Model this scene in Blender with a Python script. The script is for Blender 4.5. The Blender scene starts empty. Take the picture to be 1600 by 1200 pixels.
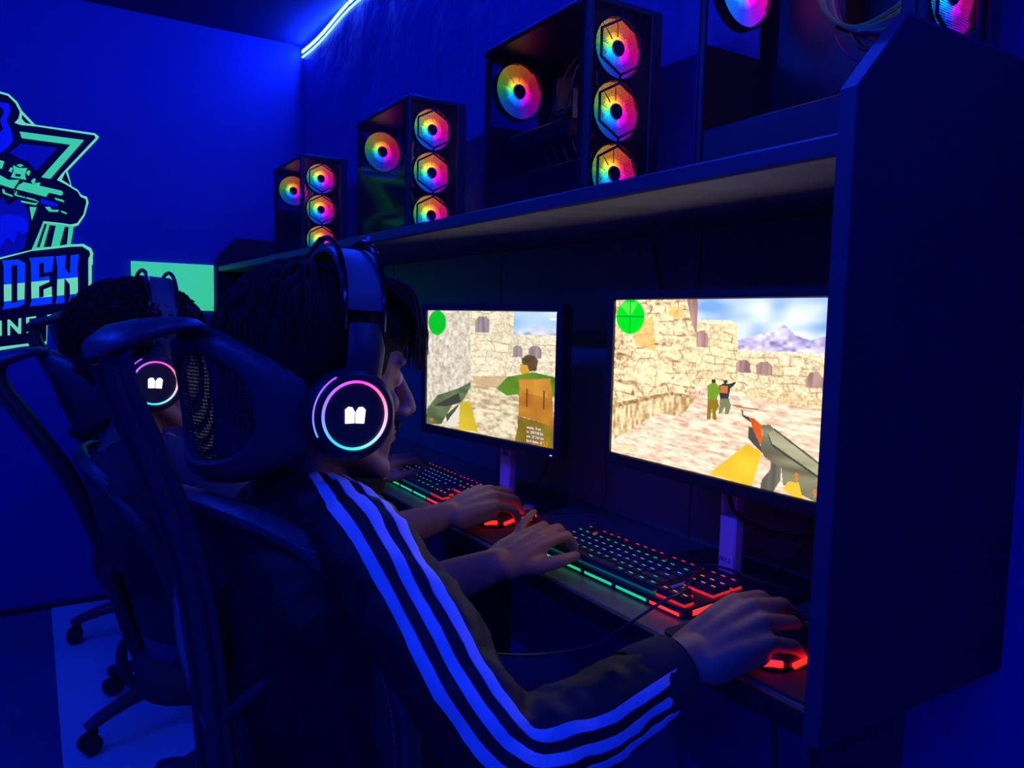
import bpy, bmesh, math, random
import numpy as np
from math import sin, cos, pi, radians as rad, sqrt, atan2
from mathutils import Vector, Matrix, Euler
from mathutils.bvhtree import BVHTree

scene = bpy.context.scene
COL = scene.collection

# ------------------------------------------------------------------ camera
cam_data = bpy.data.cameras.new('camera')
cam_data.sensor_width = 36.0
cam_data.lens = 27.0
cam_data.clip_start = 0.02
cam = bpy.data.objects.new('camera', cam_data)
COL.objects.link(cam)
az, pitch, roll = rad(32.2), rad(4.9), rad(1.3)
F0 = Vector((-cos(az), sin(az), 0)); U0 = Vector((0, 0, 1)); R0 = F0.cross(U0)
CF = cos(pitch)*F0 - sin(pitch)*U0
U1 = R0.cross(CF)
CR = cos(roll)*R0 + sin(roll)*U1
CU = -sin(roll)*R0 + cos(roll)*U1
cam.matrix_world = Matrix(((CR.x, CU.x, -CF.x, 0.0), (CR.y, CU.y, -CF.y, 0.0),
                           (CR.z, CU.z, -CF.z, 1.178), (0, 0, 0, 1)))
scene.camera = cam

# ------------------------------------------------------------------ world, exposure
world = bpy.data.worlds.new('world'); scene.world = world
world.use_nodes = True
world.node_tree.nodes['Background'].inputs[0].default_value = (0.0, 0.004, 0.06, 1)
world.node_tree.nodes['Background'].inputs[1].default_value = 0.2
vs = scene.view_settings
vs.view_transform = 'Standard'; vs.look = 'None'; vs.gamma = 1.0; vs.exposure = 0.0
vs.use_curve_mapping = False
LED_COLOR = (0.004, 0.03, 1.0)
LED_STRENGTH = 270.0            # the strip in view, on the long wall
LED_STRENGTH_ROOM = 40.0        # the same strip running on round the other walls
SCREEN_NEAR, SCREEN_FAR = 1.3, 1.12
TUBE_STRENGTH = 105.0           # blue tubes on the ceiling over the aisle, behind the camera

# ------------------------------------------------------------------ materials
MATS = {}
def mat(name, color=(0.5,0.5,0.5), rough=0.5, metal=0.0, var=None, bump=None, emis=None, strength=0.0, spec=0.5, coat=0.0, sheen=0.0):
    if name in MATS: return MATS[name]
    m = bpy.data.materials.new(name); m.use_nodes = True
    nt = m.node_tree; b = nt.nodes['Principled BSDF']
    b.inputs['Base Color'].default_value = (*color, 1)
    b.inputs['Roughness'].default_value = rough
    b.inputs['Metallic'].default_value = metal
    b.inputs['Specular IOR Level'].default_value = spec
    if coat: b.inputs['Coat Weight'].default_value = coat
    if sheen: b.inputs['Sheen Weight'].default_value = sheen
    tc = nt.nodes.new('ShaderNodeTexCoord')
    if var:
        n = nt.nodes.new('ShaderNodeTexNoise'); n.inputs['Scale'].default_value = var[0]; n.inputs['Detail'].default_value = 5
        nt.links.new(tc.outputs['Object'], n.inputs['Vector'])
        mx = nt.nodes.new('ShaderNodeMix'); mx.data_type = 'RGBA'
        mx.inputs[6].default_value = (*[c*(1-var[1]) for c in color], 1)
        mx.inputs[7].default_value = (*[min(1, c*(1+var[1])) for c in color], 1)
        nt.links.new(n.outputs['Fac'], mx.inputs[0]); nt.links.new(mx.outputs[2], b.inputs['Base Color'])
    if bump:
        n = nt.nodes.new('ShaderNodeTexNoise'); n.inputs['Scale'].default_value = bump[0]; n.inputs['Detail'].default_value = 4
        nt.links.new(tc.outputs['Object'], n.inputs['Vector'])
        bp = nt.nodes.new('ShaderNodeBump'); bp.inputs['Strength'].default_value = bump[1]
        bp.inputs['Distance'].default_value = bump[2] if len(bump) > 2 else 0.01
        nt.links.new(n.outputs['Fac'], bp.inputs['Height']); nt.links.new(bp.outputs['Normal'], b.inputs['Normal'])
    if emis:
        b.inputs['Emission Color'].default_value = (*emis, 1); b.inputs['Emission Strength'].default_value = strength
    MATS[name] = m
    return m

def attr_screen(name, strength):
    m = bpy.data.materials.new(name); m.use_nodes = True
    nt = m.node_tree; b = nt.nodes['Principled BSDF']
    b.inputs['Base Color'].default_value = (0.01, 0.01, 0.01, 1); b.inputs['Roughness'].default_value = 0.35
    a = nt.nodes.new('ShaderNodeAttribute'); a.attribute_name = 'picture'
    nt.links.new(a.outputs['Color'], b.inputs['Emission Color'])
    b.inputs['Emission Strength'].default_value = strength
    return m

def fan_mat(name, k=1.0):
    """Translucent RGB fan: the hue runs round the axle, brightest at the LED ring by the hub."""
    m = bpy.data.materials.new(name); m.use_nodes = True
    nt = m.node_tree; b = nt.nodes['Principled BSDF']; L = nt.links.new
    b.inputs['Base Color'].default_value = (0.25, 0.25, 0.25, 1); b.inputs['Roughness'].default_value = 0.4
    tc = nt.nodes.new('ShaderNodeTexCoord'); sp = nt.nodes.new('ShaderNodeSeparateXYZ'); L(tc.outputs['Object'], sp.inputs[0])
    at = nt.nodes.new('ShaderNodeMath'); at.operation = 'ARCTAN2'; L(sp.outputs['Z'], at.inputs[0]); L(sp.outputs['Y'], at.inputs[1])
    mr = nt.nodes.new('ShaderNodeMapRange'); mr.inputs[1].default_value = -pi; mr.inputs[2].default_value = pi
    L(at.outputs[0], mr.inputs[0])
    cr = nt.nodes.new('ShaderNodeValToRGB'); e = cr.color_ramp; e.interpolation = 'LINEAR'
    stops = [(0.0, (0.02, 0.55, 0.12)), (0.10, (0.0, 0.18, 0.8)), (0.25, (0.01, 0.04, 1.0)), (0.36, (0.35, 0.0, 0.75)),
             (0.48, (0.85, 0.0, 0.32)), (0.60, (0.9, 0.02, 0.06)), (0.72, (0.9, 0.16, 0.01)), (0.84, (0.75, 0.36, 0.01)), (0.93, (0.3, 0.55, 0.03)), (1.0, (0.02, 0.55, 0.12))]
    e.elements[0].position, e.elements[0].color = stops[0][0], (*stops[0][1], 1)
    e.elements[1].position, e.elements[1].color = stops[-1][0], (*stops[-1][1], 1)
    for p, c in stops[1:-1]:
        el = e.elements.new(p); el.color = (*c, 1)
    L(mr.outputs[0], cr.inputs[0])
    ln = nt.nodes.new('ShaderNodeVectorMath'); ln.operation = 'LENGTH'
    cb = nt.nodes.new('ShaderNodeCombineXYZ'); L(sp.outputs['Y'], cb.inputs[1]); L(sp.outputs['Z'], cb.inputs[2]); L(cb.outputs[0], ln.inputs[0])
    fo = nt.nodes.new('ShaderNodeMapRange'); fo.inputs[1].default_value = 0.016; fo.inputs[2].default_value = 0.028
    fo.inputs[3].default_value = 5.5*k; fo.inputs[4].default_value = 0.85*k; L(ln.outputs['Value'], fo.inputs[0])
    L(cr.outputs[0], b.inputs['Emission Color']); L(fo.outputs[0], b.inputs['Emission Strength'])
    return m

def holes_mat(name, color, scale, open_frac, rough=0.6):
    """Woven net: a real open weave, threads opaque and the holes between them clear."""
    m = bpy.data.materials.new(name); m.use_nodes = True
    nt = m.node_tree; b = nt.nodes['Principled BSDF']; L = nt.links.new
    b.inputs['Base Color'].default_value = (*color, 1); b.inputs['Roughness'].default_value = rough
    tc = nt.nodes.new('ShaderNodeTexCoord')
    vo = nt.nodes.new('ShaderNodeTexVoronoi'); vo.inputs['Scale'].default_value = scale; vo.inputs['Randomness'].default_value = 0.12
    L(tc.outputs['Object'], vo.inputs['Vector'])
    lt = nt.nodes.new('ShaderNodeMath'); lt.operation = 'LESS_THAN'; lt.inputs[1].default_value = open_frac
    L(vo.outputs['Distance'], lt.inputs[0])
    tr = nt.nodes.new('ShaderNodeBsdfTransparent'); mx = nt.nodes.new('ShaderNodeMixShader')
    L(lt.outputs[0], mx.inputs[0]); L(b.outputs[0], mx.inputs[1]); L(tr.outputs[0], mx.inputs[2])
    L(mx.outputs[0], nt.nodes['Material Output'].inputs['Surface'])
    return m

def glass_mat(name, tint, gloss=0.06):
    m = bpy.data.materials.new(name); m.use_nodes = True
    nt = m.node_tree; L = nt.links.new
    tr = nt.nodes.new('ShaderNodeBsdfTransparent'); tr.inputs[0].default_value = (*tint, 1)
    gl = nt.nodes.new('ShaderNodeBsdfGlossy'); gl.inputs['Roughness'].default_value = 0.08
    mx = nt.nodes.new('ShaderNodeMixShader'); mx.inputs[0].default_value = gloss
    L(tr.outputs[0], mx.inputs[1]); L(gl.outputs[0], mx.inputs[2])
    L(mx.outputs[0], nt.nodes['Material Output'].inputs['Surface'])
    return m

M_wall = mat('wall_paint', (0.045, 0.06, 0.33), 0.55, var=(3.0, 0.12), bump=(14, 0.25, 0.01))
M_wall_back = mat('wall_paint_rough', (0.05, 0.07, 0.37), 0.42, var=(2.5, 0.25), bump=(5, 0.9, 0.03))
M_ceil = mat('ceiling_dark', (0.03, 0.03, 0.12), 0.8, var=(4, 0.2))
M_floor = mat('floor_dark', (0.08, 0.09, 0.22), 0.55, var=(5, 0.25), bump=(60, 0.1, 0.003))
M_strip = mat('floor_pale', (0.82, 0.84, 0.95), 0.45, var=(3, 0.12), bump=(30, 0.08, 0.003))
M_board = mat('board_black', (0.014, 0.017, 0.022), 0.5, var=(9, 0.35), bump=(50, 0.08, 0.002))
M_boardedge = mat('board_edge', (0.05, 0.055, 0.09), 0.45, var=(20, 0.2))
M_under = mat('shelf_wood', (0.27, 0.27, 0.29), 0.65, var=(18, 0.4), bump=(35, 0.25, 0.004))
M_desk = mat('desk_wood', (0.17, 0.155, 0.13), 0.38, var=(22, 0.4), bump=(60, 0.15, 0.002))
M_pad = mat('pad_cloth', (0.035, 0.035, 0.04), 0.85, var=(35, 0.3), bump=(300, 0.3, 0.001))
M_plastic = mat('black_plastic', (0.028, 0.028, 0.034), 0.38, bump=(90, 0.04, 0.001))
M_plastic2 = mat('black_plastic_satin', (0.03, 0.03, 0.036), 0.45)
M_gloss = mat('black_gloss', (0.01, 0.01, 0.012), 0.15)
M_metal = mat('silver_plastic', (0.85, 0.76, 0.88), 0.35)
M_steel = mat('dull_steel', (0.45, 0.42, 0.42), 0.4, metal=0.8)
M_rubber = mat('rubber', (0.02, 0.02, 0.022), 0.7)
M_chair = mat('chair_plastic', (0.045, 0.045, 0.055), 0.42, bump=(120, 0.05, 0.001))
M_chairfab = mat('seat_fabric', (0.03, 0.03, 0.035), 0.9, bump=(250, 0.3, 0.001))
M_net = holes_mat('back_net', (0.035, 0.035, 0.045), 330.0, 0.30)
M_nethead = holes_mat('headrest_net', (0.03, 0.03, 0.04), 240.0, 0.46)
M_grille = holes_mat('front_grille', (0.015, 0.015, 0.02), 420.0, 0.50)
M_glass = glass_mat('tinted_glass', (0.62, 0.62, 0.66), 0.05)
M_skin = mat('skin', (0.48, 0.23, 0.14), 0.5, var=(40, 0.1), bump=(220, 0.12, 0.001))
M_hair = mat('hair_dark', (0.014, 0.010, 0.008), 0.7, var=(60, 0.4), spec=0.25)
M_jacket = mat('jacket_black', (0.010, 0.010, 0.012), 0.6, bump=(160, 0.15, 0.001), spec=.35)
M_white = mat('white_stripe', (0.80, 0.80, 0.82), 0.6, bump=(400, 0.1, 0.0005))
M_rib = mat('ribbed_cuff', (0.022, 0.022, 0.026), 0.8, bump=(300, 0.4, 0.001))
M_tshirt = mat('dark_tshirt', (0.03, 0.03, 0.04), 0.85, bump=(200, 0.2, 0.001))
M_trouser = mat('blue_trousers', (0.14, 0.14, 0.22), 0.85, bump=(200, 0.25, 0.001))
M_eye = mat('eye_white', (0.75, 0.72, 0.7), 0.15)
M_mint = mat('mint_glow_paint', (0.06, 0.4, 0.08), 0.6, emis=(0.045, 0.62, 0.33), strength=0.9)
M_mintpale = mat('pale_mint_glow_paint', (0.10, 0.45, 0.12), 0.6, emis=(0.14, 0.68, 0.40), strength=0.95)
M_logoblack = mat('decal_black', (0.006, 0.006, 0.012), 0.6)
M_logoblue = mat('decal_blue', (0.10, 0.20, 0.95), 0.5)
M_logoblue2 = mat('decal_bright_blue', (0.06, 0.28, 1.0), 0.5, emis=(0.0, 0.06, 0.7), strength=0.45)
M_logonavy = mat('decal_navy', (0.06, 0.08, 0.45), 0.5)

# ------------------------------------------------------------------ mesh helpers
def frame(d, up=Vector((0, 0, 1))):
    d = Vector(d).normalized()
    u = up - d*up.dot(d)
    if u.length < 1e-4: u = Vector((1, 0, 0)) - d*d.x
    u.normalize()
    return u, d.cross(u)

class MB:
    def __init__(self): self.v = []; self.f = []; self.m = []
    def add(self, vs, fs, m=0):
        o = len(self.v); self.v += [tuple(p) for p in vs]
        for f in fs: self.f.append([i+o for i in f]); self.m.append(m)
        return self
    def box(self, lo, hi, b=0.0, m=0, M=None):
        b = min(b, *(abs(hi[i]-lo[i])*0.49 for i in range(3)))
        vs = []; fs = []
        if b <= 0:
            vs = [(x, y, z) for x in (lo[0], hi[0]) for y in (lo[1], hi[1]) for z in (lo[2], hi[2])]
            fs = [(0,1,3,2),(4,6,7,5),(0,4,5,1),(2,3,7,6),(0,2,6,4),(1,5,7,3)]
        else:
            idx = {}
            for sx in (0,1):
                for sy in (0,1):
                    for sz in (0,1):
                        c = [(lo, hi)[s][i] for i, s in enumerate((sx, sy, sz))]
                        for ax in range(3):
                            p = list(c)
                            for j in range(3):
                                if j != ax: p[j] += b if (sx, sy, sz)[j] == 0 else -b
                            idx[(sx, sy, sz, ax)] = len(vs); vs.append(p)
            for ax in range(3):
                for s in (0, 1):
                    q = []
                    o = [i for i in range(3) if i != ax]
                    for a, c in ((0,0),(1,0),(1,1),(0,1)):
                        k = [0,0,0]; k[ax] = s; k[o[0]] = a; k[o[1]] = c; q.append(idx[(*k, ax)])
                    fs.append(q)
                    # edges
            for ax in range(3):
                o = [i for i in range(3) if i != ax]
                for a in (0,1):
                    for c in (0,1):
                        k0 = [0,0,0]; k0[o[0]] = a; k0[o[1]] = c; k1 = list(k0); k1[ax] = 1
                        fs.append((idx[(*k0, o[0])], idx[(*k1, o[0])], idx[(*k1, o[1])], idx[(*k0, o[1])]))
            for sx in (0,1):
                for sy in (0,1):
                    for sz in (0,1): fs.append([idx[(sx,sy,sz,a)] for a in range(3)])
        if M is not None: vs = [M @ Vector(p) for p in vs]
        return self.add(vs, fs, m)
    def tube(self, pts, r, n=8, caps=True, m=0, flat=None, up=Vector((0,0,1))):
        pts = [Vector(p) for p in pts]; k = len(pts)
        rs = r if isinstance(r, (list, tuple)) else [r]*k
        vs = []; fs = []
        pu = None
        for i, p in enumerate(pts):
            d = (pts[min(i+1, k-1)] - pts[max(i-1, 0)])
            if d.length < 1e-9: d = Vector((0,0,1))
            d.normalize()
            if pu is None: u, w = frame(d, up)
            else:
                u = pu - d*pu.dot(d); u.normalize(); w = d.cross(u)
            pu = u
            ru, rw = (rs[i], rs[i]) if not isinstance(rs[i], (tuple, list)) else rs[i]
            for j in range(n):
                a = 2*pi*j/n
                vs.append(p + u*cos(a)*ru + w*sin(a)*rw)
        for i in range(k-1):
            for j in range(n):
                fs.append((i*n+j, i*n+(j+1)%n, (i+1)*n+(j+1)%n, (i+1)*n+j))
        if caps:
            fs.append(list(range(n))[::-1]); fs.append([(k-1)*n+j for j in range(n)])
        return self.add(vs, fs, m)
    def capsule(self, a, b, ra, rb, n=10, m=0):
        a = Vector(a); b = Vector(b); d = b-a; L = d.length
        if L < 1e-6: return self.ell(a, (ra,)*3, m=m)
        d /= L; pts = []; rs = []
        for t in (-90, -60, -30): pts.append(a + d*ra*sin(rad(t))); rs.append(max(ra*cos(rad(t)), 1e-4))
        pts += [a, b]; rs += [ra, rb]
        for t in (30, 60, 90): pts.append(b + d*rb*sin(rad(t))); rs.append(max(rb*cos(rad(t)), 1e-4))
        return self.tube(pts, rs, n, True, m)
    def chain(self, pts, rs, n=10, m=0):
        for i in range(len(pts)-1): self.capsule(pts[i], pts[i+1], rs[i], rs[i+1], n, m)
        return self
    def ell(self, c, r, M=None, nu=16, nv=10, m=0):
        vs = [(0,0,-1)]
        for i in range(1, nv):
            t = -pi/2 + pi*i/nv
            for j in range(nu): vs.append((cos(t)*cos(2*pi*j/nu), cos(t)*sin(2*pi*j/nu), sin(t)))
        vs.append((0,0,1)); fs = []
        for j in range(nu): fs.append((0, 1+(j+1)%nu, 1+j))
        for i in range(nv-2):
            for j in range(nu):
                a = 1+i*nu; fs.append((a+j, a+(j+1)%nu, a+nu+(j+1)%nu, a+nu+j))
        e = len(vs)-1; a = 1+(nv-2)*nu
        for j in range(nu): fs.append((a+j, a+(j+1)%nu, e))
        out = []
        for p in vs:
            q = Vector((p[0]*r[0], p[1]*r[1], p[2]*r[2]))
            if M is not None: q = M @ q
            out.append(q + Vector(c))
        return self.add(out, fs, m)
    def lathe(self, prof, n=24, M=None, m=0, closed=False):
        """prof: (radius, height) about local z"""
        vs = []; fs = []; k = len(prof)
        for r, h in prof:
            for j in range(n):
                a = 2*pi*j/n; q = Vector((max(r, 1e-5)*cos(a), max(r, 1e-5)*sin(a), h)); vs.append(M @ q if M is not None else q)
        for i in range(k-1 if not closed else k):
            for j in range(n):
                i2 = (i+1) % k
                fs.append((i*n+j, i*n+(j+1)%n, i2*n+(j+1)%n, i2*n+j))
        if not closed:
            if prof[0][0] > 1e-4: fs.append(list(range(n))[::-1])
            if prof[-1][0] > 1e-4: fs.append([(k-1)*n+j for j in range(n)])
        return self.add(vs, fs, m)
    def loft(self, rings, caps=True, m=0):
        n = len(rings[0]); vs = [p for r in rings for p in r]; fs = []
        for i in range(len(rings)-1):
            for j in range(n): fs.append((i*n+j, i*n+(j+1)%n, (i+1)*n+(j+1)%n, (i+1)*n+j))
        if caps:
            fs.append(list(range(n))[::-1]); fs.append([(len(rings)-1)*n+j for j in range(n)])
        return self.add(vs, fs, m)
    def prism(self, poly, o, u, v, d, m=0):
        """polygon in the plane (o; u, v) given thickness vector d"""
        o = Vector(o); u = Vector(u); v = Vector(v); d = Vector(d); n = len(poly)
        a = [o + u*p[0] + v*p[1] for p in poly]; b = [p + d for p in a]
        fs = [list(range(n))[::-1], [n+i for i in range(n)]]
        for i in range(n): fs.append((i, (i+1)%n, n+(i+1)%n, n+i))
        return self.add(a+b, fs, m)
    def xf(self, M):
        self.v = [tuple(M @ Vector(p)) for p in self.v]; return self
    def merge(self, o):
        k = len(self.v); self.v += o.v; self.f += [[i+k for i in f] for f in o.f]; self.m += o.m; return self
    def mesh(self, name, mats, smooth=True, ang=40):
        me = bpy.data.meshes.new(name)
        me.from_pydata(self.v, [], self.f)
        for mt in (mats if isinstance(mats, (list, tuple)) else [mats]): me.materials.append(mt)
        me.polygons.foreach_set('material_index', self.m)
        bm = bmesh.new(); bm.from_mesh(me); bmesh.ops.recalc_face_normals(bm, faces=bm.faces); bm.to_mesh(me); bm.free()
        if smooth:
            me.shade_smooth(); me.set_sharp_from_angle(angle=rad(ang))
        me.update()
        return me

def link(name, me, parent=None, loc=None, rot=None):
    o = bpy.data.objects.new(name, me); COL.objects.link(o)
    if loc is not None: o.location = loc
    if rot is not None: o.rotation_euler = rot
    if parent is not None:
        o.parent = parent
    return o

def part(name, mb, mats, parent, smooth=True, ang=40, label=None, world=False):
    """a mesh child; world=True when the vertices are in world space and the parent sits at an unrotated location"""
    if world:
        q = parent; off = Vector((0,0,0))
        while q is not None: off += q.location; q = q.parent
        mb.v = [tuple(Vector(p) - off) for p in mb.v]
    o = link(name, mb.mesh(name, mats, smooth, ang), parent)
    if label: o['label'] = label
    return o

def tag(o, label, cat, group=None):
    o['label'] = label; o['category'] = cat
    if group: o['group'] = group
    return o

def thing(name, label, cat, loc=(0,0,0), rotz=0.0, group=None):
    o = bpy.data.objects.new(name, None); COL.objects.link(o)
    o.location = loc; o.rotation_euler = (0, 0, rotz); o.empty_display_size = 0.1
    return tag(o, label, cat, group)

def single(name, mb, mats, label, cat, group=None, smooth=True, ang=40):
    """a one-mesh thing whose origin is put at its base centre"""
    P = np.array(mb.v); lo = P.min(0); hi = P.max(0)
    c = Vector(((lo[0]+hi[0])/2, (lo[1]+hi[1])/2, lo[2]))
    mb.v = [tuple(Vector(p)-c) for p in mb.v]
    return tag(link(name, mb.mesh(name, mats, smooth, ang), None, c), label, cat, group)

def struct(name, mb, mats, smooth=False, parent=None):
    o = link(name, mb.mesh(name, mats, smooth), parent)
    if parent is None: o['kind'] = 'structure'
    return o

def copy_tree(o, parent=None):
    c = o.copy(); COL.objects.link(c); c.parent = parent
    for ch in list(o.children): copy_tree(ch, c)
    return c

def bake_remesh(mb, voxel, smooth=4, factor=0.5):
    """one continuous surface grown from overlapping closed pieces"""
    me = mb.mesh('tmp', [], False)
    o = bpy.data.objects.new('tmp', me); COL.objects.link(o)
    r = o.modifiers.new('r', 'REMESH'); r.mode = 'VOXEL'; r.voxel_size = voxel; r.use_smooth_shade = True
    if smooth:
        s = o.modifiers.new('s', 'SMOOTH'); s.factor = factor; s.iterations = smooth
    dg = bpy.context.evaluated_depsgraph_get()
    ev = o.evaluated_get(dg)
    out = bpy.data.meshes.new_from_object(ev)
    bpy.data.objects.remove(o); bpy.data.meshes.remove(me)
    return out

def spline(pts, k=8):
    """Catmull-Rom through the points"""
    P = [Vector(p) for p in pts]; P = [P[0]*2-P[1]] + P + [P[-1]*2-P[-2]]; out = []
    for i in range(1, len(P)-2):
        for j in range(k):
            t = j/k; a, b, c, d = P[i-1], P[i], P[i+1], P[i+2]
            out.append(0.5*((2*b) + (c-a)*t + (2*a-5*b+4*c-d)*t*t + (3*b-a-3*c+d)*t**3))
    out.append(P[-2]); return out

def superell(c, a, b, p=2.4, n=28, ux=Vector((1,0,0)), uy=Vector((0,1,0))):
    out = []
    for j in range(n):
        t = 2*pi*j/n; ct, st = cos(t), sin(t)
        out.append(Vector(c) + ux*a*math.copysign(abs(ct)**(2/p), ct) + uy*b*math.copysign(abs(st)**(2/p), st))
    return out

# ================================================================== the room
XL, XR, YB, YF, ZC = -3.44, 1.6, 1.045, -2.4, 2.34
DZ = 0.773                       # desk height
struct('floor', MB().box((XL-.1, YF-.1, -.1), (XR+.1, YB+.1, 0)), M_floor)
struct('ceiling', MB().box((XL-.1, YF-.1, ZC), (XR+.1, YB+.1, ZC+.1)), M_ceil)
struct('wall_left', MB().box((XL-.1, YF-.1, 0), (XL, YB+.1, ZC)), M_wall)
struct('wall_back', MB().box((XL, YB, 0), (XR, YB+.1, ZC)), M_wall_back)
struct('wall_right', MB().box((XR, YF-.1, 0), (XR+.1, YB+.1, ZC)), M_wall)
struct('wall_front', MB().box((XL, YF-.1, 0), (XR, YF, ZC)), M_wall)
struct('baseboard_left', MB().box((XL, YF, 0), (XL+.012, YB, 0.022), 0.003), M_plastic)
runner = MB().box((XL+.012, 0.045, 0.0), (XR, YB, 0.004), 0.001)
single('floor_runner', runner, M_strip, 'pale vinyl floor strip lying under the row of desks and chairs', 'flooring')

# LED strips: the one in view sags along the top of the long wall; it goes on round the other walls
def led_strip(name, pts, nrm, strength, label, beads=False):
    t = thing(name, label, 'led strip', pts[0])
    lm = mat('led_%g' % strength, (0.8, 0.8, 0.9), 0.4, emis=LED_COLOR, strength=strength)
    n = Vector(nrm); back = MB()
    def seg(mb, a, b, h, d0, d1):
        a, b = Vector(a), Vector(b); z = Vector((0, 0, h))
        vs = [a-z+n*d0, b-z+n*d0, b+z+n*d0, a+z+n*d0, a-z+n*d1, b-z+n*d1, b+z+n*d1, a+z+n*d1]
        mb.add(vs, [(0,1,2,3),(4,7,6,5),(0,4,5,1),(3,2,6,7),(0,3,7,4),(1,5,6,2)])
    for i in range(len(pts)-1): seg(back, pts[i], pts[i+1], 0.009, 0.0, 0.004)
    part('backing_tape', back, M_plastic2, t, world=True, smooth=False)
    i = 0
    while i < len(pts)-1:
        k = min(i+(8 if beads else 99), len(pts)-1); lit = MB()
        for q in range(i, k): seg(lit, pts[q], Vector(pts[q]).lerp(Vector(pts[q+1]), .8 if q == k-1 and beads else 1.0), 0.0055, 0.004, 0.0075)
        part('light_line', lit, lm, t, world=True, smooth=False); i = k
    if beads:
        bd = MB()
        for i in range(len(pts)-1):
            for k in range(5):
                p = Vector(pts[i]).lerp(Vector(pts[i+1]), k/5) - Vector((0,0,0.022)) + n*0.004
                bd.box(p-Vector((.004,.003,.003)), p+Vector((.004,.003,.003)))
        o = part('led_beads', bd, mat('led_bead', (0.8,0.8,0.9), 0.4, emis=(0.1,0.25,1.0), strength=6.0), t, world=True, smooth=False)
        o['kind'] = 'stuff'
    return t
pts = []
for i in range(70):
    x = XL+0.02 + i*(XR-XL-0.04)/69
    pts.append((x, YB-0.002, 2.310 + 0.012*sin(3.1*(x+3.4)) + 0.010*sin(7.7*(x+3.0))))
led_strip('led_strip', pts, (0, -1, 0), LED_STRENGTH, 'bright blue led strip sagging along the top of the long wall', True)
led_strip('led_strip', [(XL+.02+i*(XR-XL-.04)/20, YF+.002, 2.25) for i in range(21)], (0, 1, 0), LED_STRENGTH_ROOM, 'blue led strip on the wall behind the players')
led_strip('led_strip', [(XR-.002, YF+.02+i*(YB-YF-.04)/20, 2.25) for i in range(21)], (-1, 0, 0), LED_STRENGTH_ROOM, 'blue led strip on the wall across from the emblem')

# blue tube lamps on the ceiling over the aisle
for x0, lab in ((-2.7, 'blue ceiling tube lamp at the emblem end of the aisle'), (-1.2, 'blue ceiling tube lamp over the middle of the aisle'), (0.25, 'blue ceiling tube lamp at the near end of the aisle')):
    t = thing('ceiling_lamp', lab, 'lamp', (x0+.6, -0.75, ZC-.075), 0, 'blue tube lamps')
    part('lamp_body', MB().box((x0, -.78, ZC-.035), (x0+1.2, -.72, ZC-.0005), .006), M_white, t, world=True)
    for x in (x0+.02, x0+1.16): part('lamp_socket', MB().box((x, -.765, ZC-.075), (x+.02, -.735, ZC-.0345), .004), M_white, t, world=True)
    part('lamp_tube', MB().tube([(x0+.0405, -.75, ZC-.058), (x0+1.1595, -.75, ZC-.058)], .013, 12), mat('tube_blue', (.8,.8,.9), .4, emis=LED_COLOR, strength=TUBE_STRENGTH), t, world=True)

# the mint board on the emblem wall
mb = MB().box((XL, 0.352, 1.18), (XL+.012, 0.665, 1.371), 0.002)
single('wall_board', mb, M_mint, 'mint green board on the blue wall beside the shelf end', 'board')

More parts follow.
